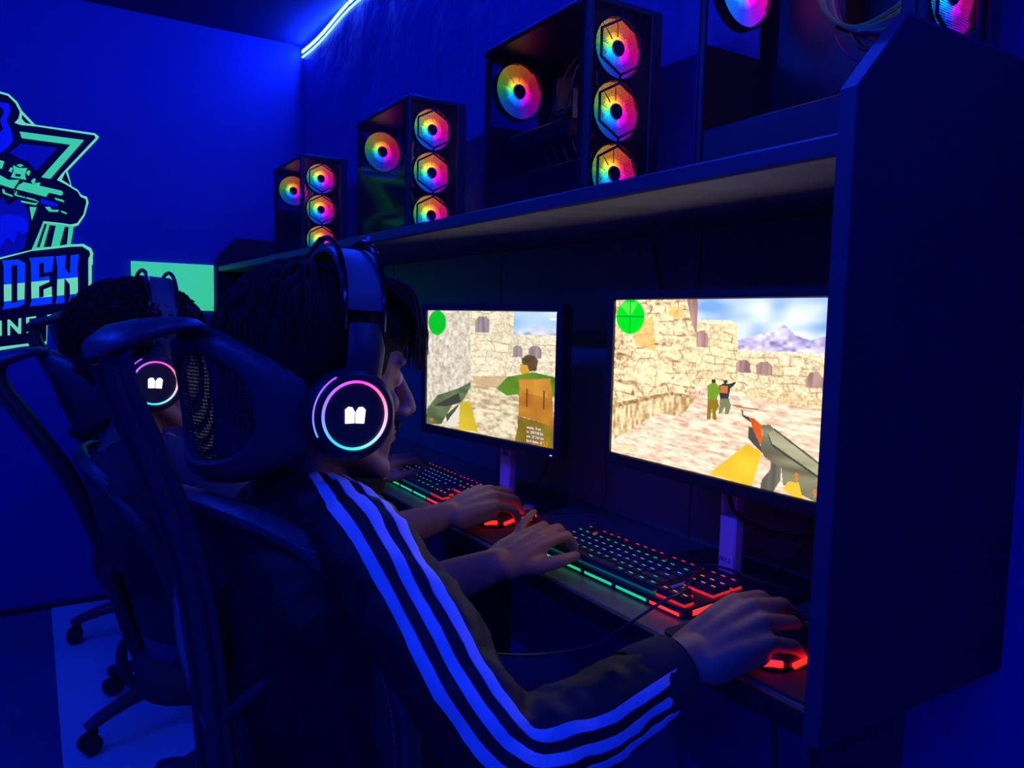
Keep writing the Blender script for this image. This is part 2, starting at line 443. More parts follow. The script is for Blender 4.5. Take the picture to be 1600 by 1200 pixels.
# emblem on the left wall: flat cut vinyl in layers
LOGO = {'outer': [(-0.092, 1.978), (-0.066, 1.958), (-0.04, 1.954), (-0.014, 1.93), (-0.001, 1.901), (0.04, 1.856), (0.236, 1.853), (0.25, 1.842), (0.243, 1.829), (0.141, 1.699), (0.153, 1.643), (0.173, 1.632), (0.185, 1.614), (0.204, 1.608), (0.209, 1.587), (0.195, 1.536), (0.173, 1.498), (0.156, 1.489), (0.145, 1.423), (0.188, 1.426), (0.219, 1.397), (0.218, 1.349), (-0.111, 1.331)], 'inner': [(-0.092, 1.968), (-0.067, 1.951), (-0.043, 1.947), (-0.02, 1.924), (-0.007, 1.895), (-0.012, 1.871), (-0.025, 1.853), (-0.007, 1.848), (0.042, 1.85), (0.234, 1.845), (0.238, 1.836), (0.122, 1.687), (0.105, 1.661), (0.14, 1.644), (0.173, 1.624), (0.182, 1.606), (0.199, 1.599), (0.201, 1.586), (0.19, 1.54), (0.168, 1.505), (0.146, 1.498), (0.113, 1.501), (0.057, 1.503), (0.049, 1.48), (0.014, 1.387), (-0.111, 1.331)], 'mint7': [(-0.01, 1.824), (0.199, 1.822), (0.084, 1.663), (0.054, 1.665), (0.152, 1.798), (-0.004, 1.801)], 'tri': [(0.0, 1.886), (0.027, 1.856), (0.009, 1.858), (-0.002, 1.872)], 'tri2': [(0.134, 1.695), (0.15, 1.646), (0.121, 1.664)], 'leg0': [(0.056, 1.499), (0.156, 1.494), (0.144, 1.419), (0.014, 1.387)], 'leg1': [(0.061, 1.494), (0.068, 1.492), (0.042, 1.404), (0.033, 1.404)], 'leg2': [(0.077, 1.49), (0.097, 1.489), (0.08, 1.409), (0.056, 1.406)], 'leg3': [(0.127, 1.489), (0.14, 1.487), (0.132, 1.421), (0.108, 1.415)], 'blue1': [(-0.046, 1.744), (-0.023, 1.763), (-0.007, 1.781), (0.11, 1.781), (0.038, 1.687), (0.012, 1.72), (-0.011, 1.725)], 'face': [(-0.094, 1.912), (-0.067, 1.92), (-0.041, 1.92), (-0.035, 1.896), (-0.049, 1.857), (-0.035, 1.823), (-0.031, 1.788), (-0.05, 1.759), (-0.073, 1.736), (-0.099, 1.732)], 'facek': [(-0.094, 1.897), (-0.064, 1.904), (-0.056, 1.887), (-0.069, 1.854), (-0.061, 1.825), (-0.071, 1.813), (-0.097, 1.815)], 'body': [(-0.105, 1.54), (-0.068, 1.58), (-0.051, 1.551), (-0.019, 1.58), (0.007, 1.54), (0.013, 1.498), (-0.006, 1.396), (-0.061, 1.36), (-0.111, 1.331)], 'cloth': [(-0.106, 1.504), (-0.052, 1.519), (-0.012, 1.517), (0.008, 1.498), (0.005, 1.46), (-0.009, 1.449), (-0.031, 1.463), (-0.028, 1.442), (-0.037, 1.415), (-0.059, 1.434), (-0.083, 1.391), (-0.11, 1.363)], 'gun1': [(-0.101, 1.655), (-0.075, 1.658), (-0.049, 1.644), (-0.015, 1.648), (-0.034, 1.613), (-0.076, 1.624), (-0.102, 1.629)], 'gun2': [(-0.018, 1.63), (-0.002, 1.64), (0.078, 1.611), (0.068, 1.594), (-0.027, 1.613)], 'gun3': [(-0.009, 1.642), (0.083, 1.628), (0.12, 1.622), (0.125, 1.613), (0.118, 1.604), (0.078, 1.611)], 'scope': [(-0.034, 1.699), (-0.016, 1.691), (0.011, 1.694), (0.003, 1.669), (0.006, 1.65), (-0.013, 1.652), (-0.042, 1.654), (-0.032, 1.678)], 'scopetop': [(-0.023, 1.701), (-0.011, 1.706), (-0.0, 1.702), (-0.012, 1.694)], 'kn1': [(-0.048, 1.676), (-0.042, 1.69), (-0.034, 1.689), (-0.038, 1.672)], 'kn2': [(0.006, 1.675), (0.013, 1.686), (0.021, 1.684), (0.015, 1.664)], 'scopehole': [(-0.027, 1.669), (-0.01, 1.668), (-0.012, 1.659), (-0.028, 1.66)], 'blk': [(-0.1, 1.704), (-0.073, 1.712), (-0.06, 1.709), (-0.068, 1.682), (-0.101, 1.683)], 'mag': [(-0.032, 1.609), (-0.023, 1.605), (-0.026, 1.593), (0.031, 1.582), (0.047, 1.573), (-0.032, 1.589)], 'mag2': [(-0.013, 1.573), (0.033, 1.567), (0.042, 1.573), (0.035, 1.56), (-0.011, 1.566)], 'grip': [(-0.07, 1.609), (-0.063, 1.607), (-0.061, 1.597), (-0.037, 1.589), (-0.039, 1.583), (-0.068, 1.593)], 'spike': [(0.014, 1.552), (0.037, 1.553), (0.02, 1.502)], 'tip': [(0.096, 1.594), (0.124, 1.588), (0.128, 1.579), (0.098, 1.587)], 'coil': [(0.05, 1.587), (0.105, 1.574), (0.105, 1.559), (0.051, 1.567)], 'low': [(0.063, 1.556), (0.079, 1.559), (0.086, 1.548), (0.109, 1.55), (0.104, 1.541), (0.076, 1.54)], 'low2': [(0.116, 1.548), (0.135, 1.541), (0.133, 1.535), (0.116, 1.542)], 'ringm': [(0.021, 1.648), (0.031, 1.659), (0.037, 1.656), (0.032, 1.641), (0.051, 1.646), (0.048, 1.632), (0.025, 1.638)]}
LOGO2 = {'plate_o': [(-0.121, 1.345), (0.013, 1.392), (0.146, 1.422), (0.187, 1.427), (0.214, 1.412), (0.221, 1.39), (0.215, 1.374), (0.212, 1.237), (0.199, 1.217), (0.197, 1.161), (0.062, 1.139), (0.056, 1.038), (-0.02, 1.03), (-0.131, 1.008)], 'plate_i': [(-0.121, 1.338), (0.014, 1.388), (0.145, 1.413), (0.183, 1.417), (0.207, 1.401), (0.21, 1.388), (0.203, 1.37), (0.199, 1.173), (0.06, 1.15), (0.055, 1.05), (-0.131, 1.023)], 'D': [(-0.078, 1.348), (-0.027, 1.355), (-0.005, 1.342), (-0.012, 1.189), (-0.033, 1.177), (-0.082, 1.167), (-0.076, 1.181), (-0.073, 1.327)], 'Dh': [(-0.049, 1.331), (-0.03, 1.334), (-0.034, 1.198), (-0.052, 1.191)], 'E': [(0.007, 1.362), (0.088, 1.374), (0.081, 1.317), (0.054, 1.308), (0.054, 1.348), (0.039, 1.344), (0.038, 1.288), (0.072, 1.299), (0.071, 1.276), (0.037, 1.257), (0.036, 1.215), (0.079, 1.226), (0.078, 1.193), (0.004, 1.181), (0.011, 1.199), (0.013, 1.343)], 'E2': [(0.051, 1.246), (0.078, 1.259), (0.078, 1.216), (0.051, 1.219)], 'N': [(0.094, 1.374), (0.128, 1.38), (0.123, 1.33), (0.14, 1.308), (0.143, 1.38), (0.172, 1.387), (0.166, 1.336), (0.165, 1.207), (0.13, 1.203), (0.138, 1.218), (0.138, 1.269), (0.121, 1.292), (0.118, 1.218), (0.12, 1.198), (0.088, 1.193), (0.094, 1.217), (0.099, 1.333)], 'I': [(-0.093, 1.125), (-0.085, 1.126), (-0.086, 1.07), (-0.095, 1.069)], 'Nn': [(-0.067, 1.129), (-0.06, 1.131), (-0.034, 1.099), (-0.032, 1.135), (-0.023, 1.137), (-0.025, 1.078), (-0.034, 1.077), (-0.059, 1.11), (-0.06, 1.072), (-0.068, 1.071)], 'Ee': [(-0.008, 1.139), (0.024, 1.145), (0.024, 1.138), (0.002, 1.134), (0.002, 1.119), (0.02, 1.122), (0.02, 1.114), (0.001, 1.111), (0.001, 1.09), (0.023, 1.094), (0.023, 1.086), (-0.009, 1.081)], 'line': [(0.061, 1.15), (0.196, 1.172), (0.195, 1.16), (0.062, 1.137)], 'under': [(-0.131, 1.021), (-0.074, 1.03), (-0.019, 1.044), (-0.019, 1.034), (-0.074, 1.026), (-0.131, 1.012)], 'under2': [(0.043, 1.042), (0.05, 1.054), (0.059, 1.046)], 'split0': [(-0.08, 1.258), (0.167, 1.298)], 'split1': [(-0.082, 1.196), (0.165, 1.235)]}
EM = thing('wall_emblem', 'mint and black team emblem with rifle and lettering on blue wall', 'emblem', (XL, 0.0, 1.0))
def decal(name, polys, m, lay, label=None):
    mb = MB()
    for p in polys: mb.prism(p, (XL+0.0004+lay*0.0006, 0, 0), (0,1,0), (0,0,1), (0.0006, 0, 0))
    return part(name, mb, m, EM, smooth=False, world=True, label=label)
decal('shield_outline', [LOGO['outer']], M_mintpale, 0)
decal('shield_field', [LOGO['inner']], M_logoblack, 1)
for k in ('tri', 'tri2'): decal('star_corner', [LOGO[k]], M_logoblack, 2)
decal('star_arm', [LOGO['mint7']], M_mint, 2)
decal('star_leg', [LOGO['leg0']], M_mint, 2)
for k in ('leg1', 'leg2', 'leg3'): decal('star_leg_gap', [LOGO[k]], M_logoblack, 3)
decal('star_field', [LOGO['blue1']], M_logonavy, 2)
decal('figure_head', [LOGO['face']], M_logoblue, 2)
decal('figure_shade', [LOGO['facek']], M_logoblack, 3)
decal('figure_body', [LOGO['body']], M_logonavy, 2)
decal('figure_scarf', [LOGO['cloth']], M_logoblue, 3)
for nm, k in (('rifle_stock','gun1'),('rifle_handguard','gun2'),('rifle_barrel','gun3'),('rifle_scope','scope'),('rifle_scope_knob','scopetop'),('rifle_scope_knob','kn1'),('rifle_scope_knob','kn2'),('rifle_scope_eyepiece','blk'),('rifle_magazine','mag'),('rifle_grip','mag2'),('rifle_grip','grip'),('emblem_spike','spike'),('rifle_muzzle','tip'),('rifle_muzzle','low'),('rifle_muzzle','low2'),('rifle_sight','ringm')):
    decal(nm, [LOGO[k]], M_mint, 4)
decal('rifle_coil', [LOGO['coil']], M_logoblue, 4)
g0, g1 = LOGO['gun2'], LOGO['gun3']
decal('rifle_scope_window', [LOGO['scopehole']], M_logoblack, 5)
for y, z in ((-.03,1.61),(-.022,1.606),(-.014,1.602),(-.006,1.598),(.002,1.594)): decal('rifle_rib', [[(y, z), (y+.004, z-.001), (y+.002, z-.012), (y-.002, z-.011)]], M_logoblack, 5)
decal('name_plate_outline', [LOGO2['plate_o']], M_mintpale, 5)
decal('name_plate', [LOGO2['plate_i']], M_logoblack, 6)
(sy0, sz0), (sy1, sz1) = LOGO2['split0']; (ty0, tz0), (ty1, tz1) = LOGO2['split1']
for nm, keys, hole in (('letter_d', ('D',), 'Dh'), ('letter_e', ('E', 'E2'), None), ('letter_n', ('N',), None)):
    mb = MB()
    for k in keys: mb.prism(LOGO2[k], (XL+0.0004+7*0.0006, 0, 0), (0,1,0), (0,0,1), (0.0006, 0, 0))
    o = part(nm, mb, [M_logoblue2, M_mintpale], EM, smooth=False, world=True)
    bm = bmesh.new(); bm.from_mesh(o.data)
    off = Vector(EM.location)
    for a, b, c, d in ((sy0, sz0, sy1, sz1), (ty0, tz0, ty1, tz1)):
        dv = Vector((0, c-a, d-b)); nn = Vector((1,0,0)).cross(dv).normalized()
        bmesh.ops.bisect_plane(bm, geom=bm.verts[:]+bm.edges[:]+bm.faces[:], plane_co=Vector((XL, a, b))-off, plane_no=nn)
    for f in bm.faces:
        p = f.calc_center_median() + off
        z_top = sz0 + (sz1-sz0)*(p.y-sy0)/(sy1-sy0); z_bot = tz0 + (tz1-tz0)*(p.y-ty0)/(ty1-ty0)
        f.material_index = 1 if z_bot < p.z < z_top else 0
    bm.to_mesh(o.data); bm.free()
    if hole: decal(nm+'_counter', [LOGO2[hole]], M_logoblack, 8.1)
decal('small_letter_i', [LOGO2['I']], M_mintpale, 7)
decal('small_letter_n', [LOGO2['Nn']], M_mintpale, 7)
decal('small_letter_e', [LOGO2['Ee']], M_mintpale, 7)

# ================================================================== the built-in desk with its shelf
DESK = thing('gaming_desk', 'long black built-in desk with high shelf and angled end panels', 'desk', (-1.95, 0.86, 0))
X0, X1, YD = XL+.02, -0.485, 0.684
part('worktop', MB().box((X0, YD, DZ-.028), (X1, YB-.001, DZ), 0.002), M_desk, DESK, world=True, smooth=False)
part('worktop_edge', MB().box((X0, YD-.006, DZ-.030), (X1, YD-.0005, DZ-.001), 0.001), M_board, DESK, world=True, smooth=False)
part('shelf', MB().box((X0, YD+.008, 1.348), (X1, YB-.001, 1.366), 0.001), M_under, DESK, world=True, smooth=False)
part('shelf_edge', MB().box((X0, YD-.004, 1.345), (X1, YD+.0075, 1.368), 0.003), M_boardedge, DESK, world=True, smooth=False)
prof = [(0.678, 0.744), (1.0445, 0.744), (1.0445, 1.488), (0.753, 1.488), (0.678, 1.405)]
part('end_panel', MB().prism(prof, (X1+.0003, 0, 0), (0,1,0), (0,0,1), (0.018, 0, 0)), M_board, DESK, world=True, smooth=False)
part('end_panel_edge', MB().prism([(0.6745,0.744),(0.6778,0.744),(0.6778,1.405),(0.753,1.4882),(1.0445,1.4882),(1.0445,1.4905),(0.752,1.4905),(0.6745,1.4065)], (X1+.0003, 0, 0), (0,1,0), (0,0,1), (0.018, 0, 0)), M_boardedge, DESK, world=True, smooth=False)
part('end_panel', MB().prism(prof, (X0-.018, 0, 0), (0,1,0), (0,0,1), (0.0178, 0, 0)), M_board, DESK, world=True, smooth=False)
xs = [X0, -3.08, -2.39, -1.70, -1.008, X1]
M_backp = mat('back_panel_paint', (0.13, 0.135, 0.155), 0.5, var=(7, 0.3), bump=(30, 0.1, 0.002))
for a, b in zip(xs[:-1], xs[1:]):
    part('back_panel', MB().box((a+.0015, YB-.014, DZ+.0005), (b-.0015, YB-.002, 1.3475), 0.0015), M_backp, DESK, world=True, smooth=False)
for x in (-0.4865, -1.36, -2.05, -2.75):
    part('leg_panel', MB().box((x-.016, 0.71, 0.0045), (x, 0.868, DZ-.0305), 0.001), M_board, DESK, world=True, smooth=False)
part('price_tag', MB().box((-1.735, YD-.0055, 1.351), (-1.712, YD-.0042, 1.362)), M_white, DESK, world=True, smooth=False, label='small white tag on the shelf edge')

# ================================================================== screen pictures (flat game view, kept as a colour attribute on the screen's own grid)
PIC_NEAR = {'sky': [(0.42, -0.013), (1.01, -0.012), (1.0, 0.274), (0.626, 0.279), (0.625, 0.146), (0.589, 0.117), (0.433, 0.117)], 'lwall': [(-0.014, -0.014), (0.391, -0.013), (0.443, 0.172), (0.449, 0.482), (0.439, 0.565), (0.337, 0.561), (-0.009, 0.695)], 'slab1': [(0.294, 0.038), (0.371, 0.05), (0.375, 0.107), (0.304, 0.103)], 'slab2': [(0.111, 0.137), (0.218, 0.106), (0.237, 0.316), (0.121, 0.286)], 'beam': [(0.385, -0.013), (0.441, -0.013), (0.443, 0.216), (0.414, 0.13)], 'tower': [(0.437, 0.121), (0.589, 0.117), (0.625, 0.148), (0.64, 0.509), (0.448, 0.489)], 'towertop': [(0.437, 0.121), (0.589, 0.117), (0.625, 0.148), (0.626, 0.164), (0.586, 0.138), (0.438, 0.138)], 'fwall': [(0.626, 0.273), (1.0, 0.272), (0.999, 0.546), (0.698, 0.529), (0.637, 0.5)], 'ftop': [(0.626, 0.273), (1.0, 0.272), (1.001, 0.289), (0.627, 0.293)], 'w1': [(0.44, 0.187), (0.467, 0.178), (0.495, 0.2), (0.499, 0.274), (0.445, 0.274)], 'w2': [(0.624, 0.349), (0.638, 0.331), (0.669, 0.328), (0.685, 0.345), (0.687, 0.397), (0.627, 0.398)], 'w3': [(0.708, 0.351), (0.724, 0.332), (0.754, 0.329), (0.771, 0.347), (0.774, 0.396), (0.711, 0.398)], 'w4': [(0.897, 0.445), (0.896, 0.402), (0.912, 0.366), (0.937, 0.359), (0.957, 0.391), (0.96, 0.439)], 'lowR': [(0.691, 0.468), (0.996, 0.49), (0.997, 0.546), (0.698, 0.529)], 'lowwall': [(0.001, 0.688), (0.259, 0.575), (0.337, 0.555), (0.452, 0.564), (0.436, 0.604), (0.38, 0.69), (0.268, 0.694), (0.006, 0.923)], 'lowedge': [(0.004, 0.679), (0.336, 0.551), (0.452, 0.559), (0.451, 0.575), (0.338, 0.571), (0.003, 0.71)], 'shadow': [(0.602, 0.577), (0.719, 0.583), (0.77, 0.589), (0.639, 0.591)], 'radar': [(0.088, 0.107), (0.17, 0.105), (0.081, -0.003)], 'wedge': [(0.088, 0.107), (0.008, 0.017), (0.135, 0.016)], 's1h': [(0.522, 0.451), (0.539, 0.449), (0.541, 0.47), (0.524, 0.473)], 's1b': [(0.503, 0.492), (0.521, 0.473), (0.546, 0.473), (0.565, 0.518), (0.552, 0.538), (0.55, 0.563), (0.507, 0.566)], 's1l': [(0.507, 0.564), (0.551, 0.56), (0.56, 0.597), (0.546, 0.636), (0.554, 0.673), (0.535, 0.677), (0.529, 0.615), (0.523, 0.68), (0.508, 0.683)], 's2h': [(0.574, 0.451), (0.591, 0.446), (0.593, 0.464), (0.577, 0.468)], 's2b': [(0.554, 0.484), (0.575, 0.466), (0.605, 0.465), (0.627, 0.449), (0.629, 0.46), (0.606, 0.493), (0.6, 0.548), (0.563, 0.554)], 's2p': [(0.56, 0.483), (0.594, 0.477), (0.595, 0.519), (0.563, 0.522)], 's2l': [(0.563, 0.551), (0.602, 0.547), (0.612, 0.587), (0.603, 0.636), (0.588, 0.637), (0.586, 0.592), (0.572, 0.636), (0.56, 0.639)], 'txt': [(0.4, 0.534), (0.659, 0.533), (0.66, 0.552), (0.402, 0.554)], 'barrel': [(0.656, 0.599), (0.662, 0.598), (0.667, 0.625), (0.705, 0.639), (0.699, 0.661), (0.662, 0.633)], 'hand': [(0.692, 0.637), (0.709, 0.634), (0.739, 0.661), (0.753, 0.767), (0.738, 0.766), (0.708, 0.694)], 'rec': [(0.739, 0.663), (0.774, 0.655), (0.791, 0.673), (1.0, 0.834), (1.002, 1.005), (0.949, 0.999), (0.835, 0.954), (0.826, 0.868), (0.758, 0.828), (0.742, 0.776), (0.747, 0.707)], 'rec2': [(0.768, 0.701), (0.791, 0.679), (0.999, 0.845), (1.0, 0.896), (0.787, 0.752)], 'dk': [(0.689, 0.681), (0.716, 0.691), (0.738, 0.766), (0.762, 0.821), (0.712, 0.773), (0.689, 0.744)], 'mag': [(0.783, 0.821), (0.825, 0.841), (0.826, 0.929), (0.801, 0.999), (0.749, 1.0), (0.752, 0.954), (0.785, 0.887)], 'arm': [(0.528, 0.989), (0.684, 0.778), (0.748, 0.806), (0.716, 1.001)], 'arm2': [(0.836, 0.97), (0.854, 0.929), (0.892, 0.923), (0.912, 1.007), (0.878, 1.009)], 'g1': [(0.887, 0.898)], 'g2': [(0.965, 0.901)], 'g3': [(0.971, 0.964)], 'hp': [(0.094, 0.96)], 'g4': [(0.305, 0.96)], 'g5': [(0.457, 0.96)], 'mount': [(0.629, 0.22), (0.68, 0.205), (0.722, 0.185), (0.764, 0.177), (0.812, 0.136), (0.852, 0.187), (0.907, 0.21), (0.957, 0.185), (0.995, 0.203), (1.0, 0.274), (0.627, 0.277)]}
PIC_FAR = {'lwall': [(-0.01, -0.014), (0.362, -0.009), (0.385, 0.486), (0.372, 0.617), (-0.004, 0.946)], 'tower': [(0.359, -0.009), (0.699, -0.004), (0.697, 0.5), (0.382, 0.532)], 'w1': [(0.409, 0.176), (0.412, 0.082), (0.438, 0.046), (0.497, 0.043), (0.523, 0.078), (0.52, 0.173)], 'sky': [(0.697, -0.013), (1.007, -0.008), (1.002, 0.174), (0.696, 0.189)], 'mount': [(0.702, 0.157), (0.784, 0.143), (0.861, 0.104), (0.905, 0.131), (1.0, 0.145), (1.001, 0.174), (0.7, 0.186)], 'fwall': [(0.697, 0.183), (1.002, 0.167), (1.004, 0.493), (0.695, 0.5)], 'w2': [(0.698, 0.35), (0.7, 0.276), (0.719, 0.262), (0.751, 0.262), (0.769, 0.285), (0.768, 0.349)], 'w3': [(0.806, 0.355), (0.807, 0.283), (0.829, 0.258), (0.874, 0.256), (0.896, 0.281), (0.895, 0.348)], 'radar': [(0.087, 0.107), (0.166, 0.106), (0.091, 0.001)], 'hair': [(0.762, 0.358), (0.797, 0.327), (0.85, 0.33), (0.875, 0.366), (0.864, 0.442), (0.818, 0.449), (0.803, 0.405), (0.767, 0.403)], 'face': [(0.755, 0.397), (0.803, 0.4), (0.822, 0.454), (0.766, 0.481), (0.751, 0.444)], 'shirt': [(0.584, 0.61), (0.665, 0.509), (0.747, 0.483), (0.841, 0.452), (1.009, 0.477), (1.007, 0.59), (0.971, 0.627), (0.744, 0.642), (0.729, 0.609), (0.646, 0.646)], 'arm2': [(0.584, 0.61), (0.622, 0.587), (0.737, 0.587), (0.744, 0.633), (0.662, 0.656)], 'pack': [(0.743, 0.514), (0.959, 0.485), (0.974, 0.627), (0.995, 0.84), (0.748, 0.793), (0.752, 0.623)], 'packflap': [(0.746, 0.521), (0.956, 0.492), (0.942, 0.631), (0.764, 0.608)], 'pants': [(0.741, 0.798), (0.995, 0.836), (1.003, 1.016), (0.724, 1.011), (0.746, 0.884)], 'rifle': [(0.005, 0.867), (0.1, 0.733), (0.285, 0.646), (0.383, 0.582), (0.381, 0.625), (0.311, 0.767), (0.231, 0.798), (0.137, 0.98), (-0.005, 1.007)], 'rifled': [(0.065, 0.833), (0.284, 0.685), (0.305, 0.758), (0.201, 0.812)], 'mag': [(0.177, 0.894), (0.281, 0.784), (0.295, 0.836), (0.195, 0.989)], 'arm': [(0.297, 0.769), (0.375, 0.735), (0.449, 0.982), (0.29, 0.994)], 'sleeve': [(0.171, 0.974), (0.291, 0.791), (0.298, 0.874), (0.255, 0.987)], 't1': [(0.811, 0.854)], 't2': [(0.961, 0.926)], 't3': [(0.938, 0.956)], 't4': [(0.071, 0.957)], 'ticon': [(0.947, 0.044), (0.985, 0.044), (0.985, 0.063), (0.947, 0.063)], 'path': [(0.393, 0.54), (0.695, 0.492), (0.729, 0.574), (0.437, 0.628)]}
def srgb(c): return np.array([((x/255)/12.92 if x <= 10 else (((x/255)+0.055)/1.055)**2.4) for x in c])
def vnoise(h, w, sy, sx, seed):
    r = np.random.RandomState(seed); gy, gx = int(sy)+2, int(sx)+2
    g = r.rand(gy, gx); y = np.linspace(0, sy-1e-3, h); x = np.linspace(0, sx-1e-3, w)
    yi = y.astype(int); xi = x.astype(int); fy = (y-yi)[:, None]; fx = (x-xi)[None, :]
    fy = fy*fy*(3-2*fy); fx = fx*fx*(3-2*fx)
    a = g[np.ix_(yi, xi)]; b = g[np.ix_(yi, xi+1)]; c = g[np.ix_(yi+1, xi)]; d = g[np.ix_(yi+1, xi+1)]
    return (a*(1-fx)+b*fx)*(1-fy) + (c*(1-fx)+d*fx)*fy
class Pic:
    def __init__(s, w, h): s.w, s.h = w, h; s.a = np.zeros((h, w, 3)); s.U, s.V = np.meshgrid((np.arange(w)+.5)/w, (np.arange(h)+.5)/h)
    def mask(s, poly):
        m = np.zeros((s.h, s.w), bool); n = len(poly)
        for i in range(n):
            (x0, y0), (x1, y1) = poly[i], poly[(i+1) % n]
            if y0 == y1: continue
            c = ((y0 > s.V) != (y1 > s.V)) & (s.U < (x1-x0)*(s.V-y0)/(y1-y0)+x0); m ^= c
        return m
    def fill(s, poly, c0, c1=None, tex=None):
        m = s.mask(poly) if not isinstance(poly, np.ndarray) else poly
        c0 = srgb(c0)
        if c1 is None: s.a[m] = c0
        else:
            t = tex[m][:, None]; s.a[m] = c0*(1-t) + srgb(c1)*t
        return m
    def ell(s, c, rx, ry): return ((s.U-c[0])/rx)**2 + ((s.V-c[1])/ry)**2 < 1
    def text(s, txt, u, v, size, col, asp=0.6):
        G = {'F':('111','100','110','100','100'),'r':('000','110','100','100','100'),'i':('1','0','1','1','1'),'e':('011','101','111','100','011'),'n':('000','110','101','101','101'),'d':('001','011','101','101','011'),
             ':':('0','1','0','1','0'),' ':('00','00','00','00','00'),'a':('000','011','101','101','011'),'l':('1','1','1','1','1'),'s':('000','011','010','001','110'),'1':('01','11','01','01','01'),'0':('111','101','101','101','111'),
             '%':('101','001','010','100','101'),'S':('111','100','111','001','111'),'9':('111','101','111','001','111'),'2':('111','001','111','100','111'),'|':('1','1','1','1','1'),'3':('111','001','011','001','111'),'5':('111','100','111','001','111'),
             't':('010','111','010','010','011'),'p':('000','110','101','110','100'),'k':('100','101','110','101','101'),'+':('000','010','111','010','000')}
        px = size/5; x = u
        for ch in txt:
            g = G.get(ch, G['0'])
            for r, row in enumerate(g):
                for c, b in enumerate(row):
                    if b == '1':
                        m = (s.U >= x+c*px*asp) & (s.U < x+(c+1)*px*asp) & (s.V >= v+r*px) & (s.V < v+(r+1)*px); s.a[m] = srgb(col)
            x += (len(g[0])+0.8)*px*asp
def stones(p, seed, rows, cols):
    """rough courses of pale blocks: each block its own tone, joints broken and uneven, fine grain over all"""
    n1 = vnoise(p.h, p.w, rows*1.3, cols*1.3, seed); n2 = vnoise(p.h, p.w, p.h/2.2, p.w/2.6, seed+1); n3 = vnoise(p.h, p.w, 7, 8, seed+2); n4 = vnoise(p.h, p.w, rows*2.5, cols*2.5, seed+3)
    r = p.V*rows + 0.9*(n3-.5) + .35*(n1-.5); ri = np.floor(r).astype(int)
    off = np.modf(np.sin(ri*12.9898+seed)*43758.5453)[0]; c = p.U*cols*(1+.25*off) + off*3 + .5*(n1-.5); ci = np.floor(c).astype(int)
    tone = np.abs(np.modf(np.sin(ri*78.233+ci*37.719+seed)*43758.5453)[0])
    j = (((r-ri) < 0.14) | ((c-ci) < 0.08)) & (n4 > .36)
    t = 0.42*tone*(n1 > .25) + 0.62*np.clip((n2-.35)*1.6, 0, 1) - .05
    return np.clip(np.where(j, 0.45+0.5*n4, t*.85), 0, 1)
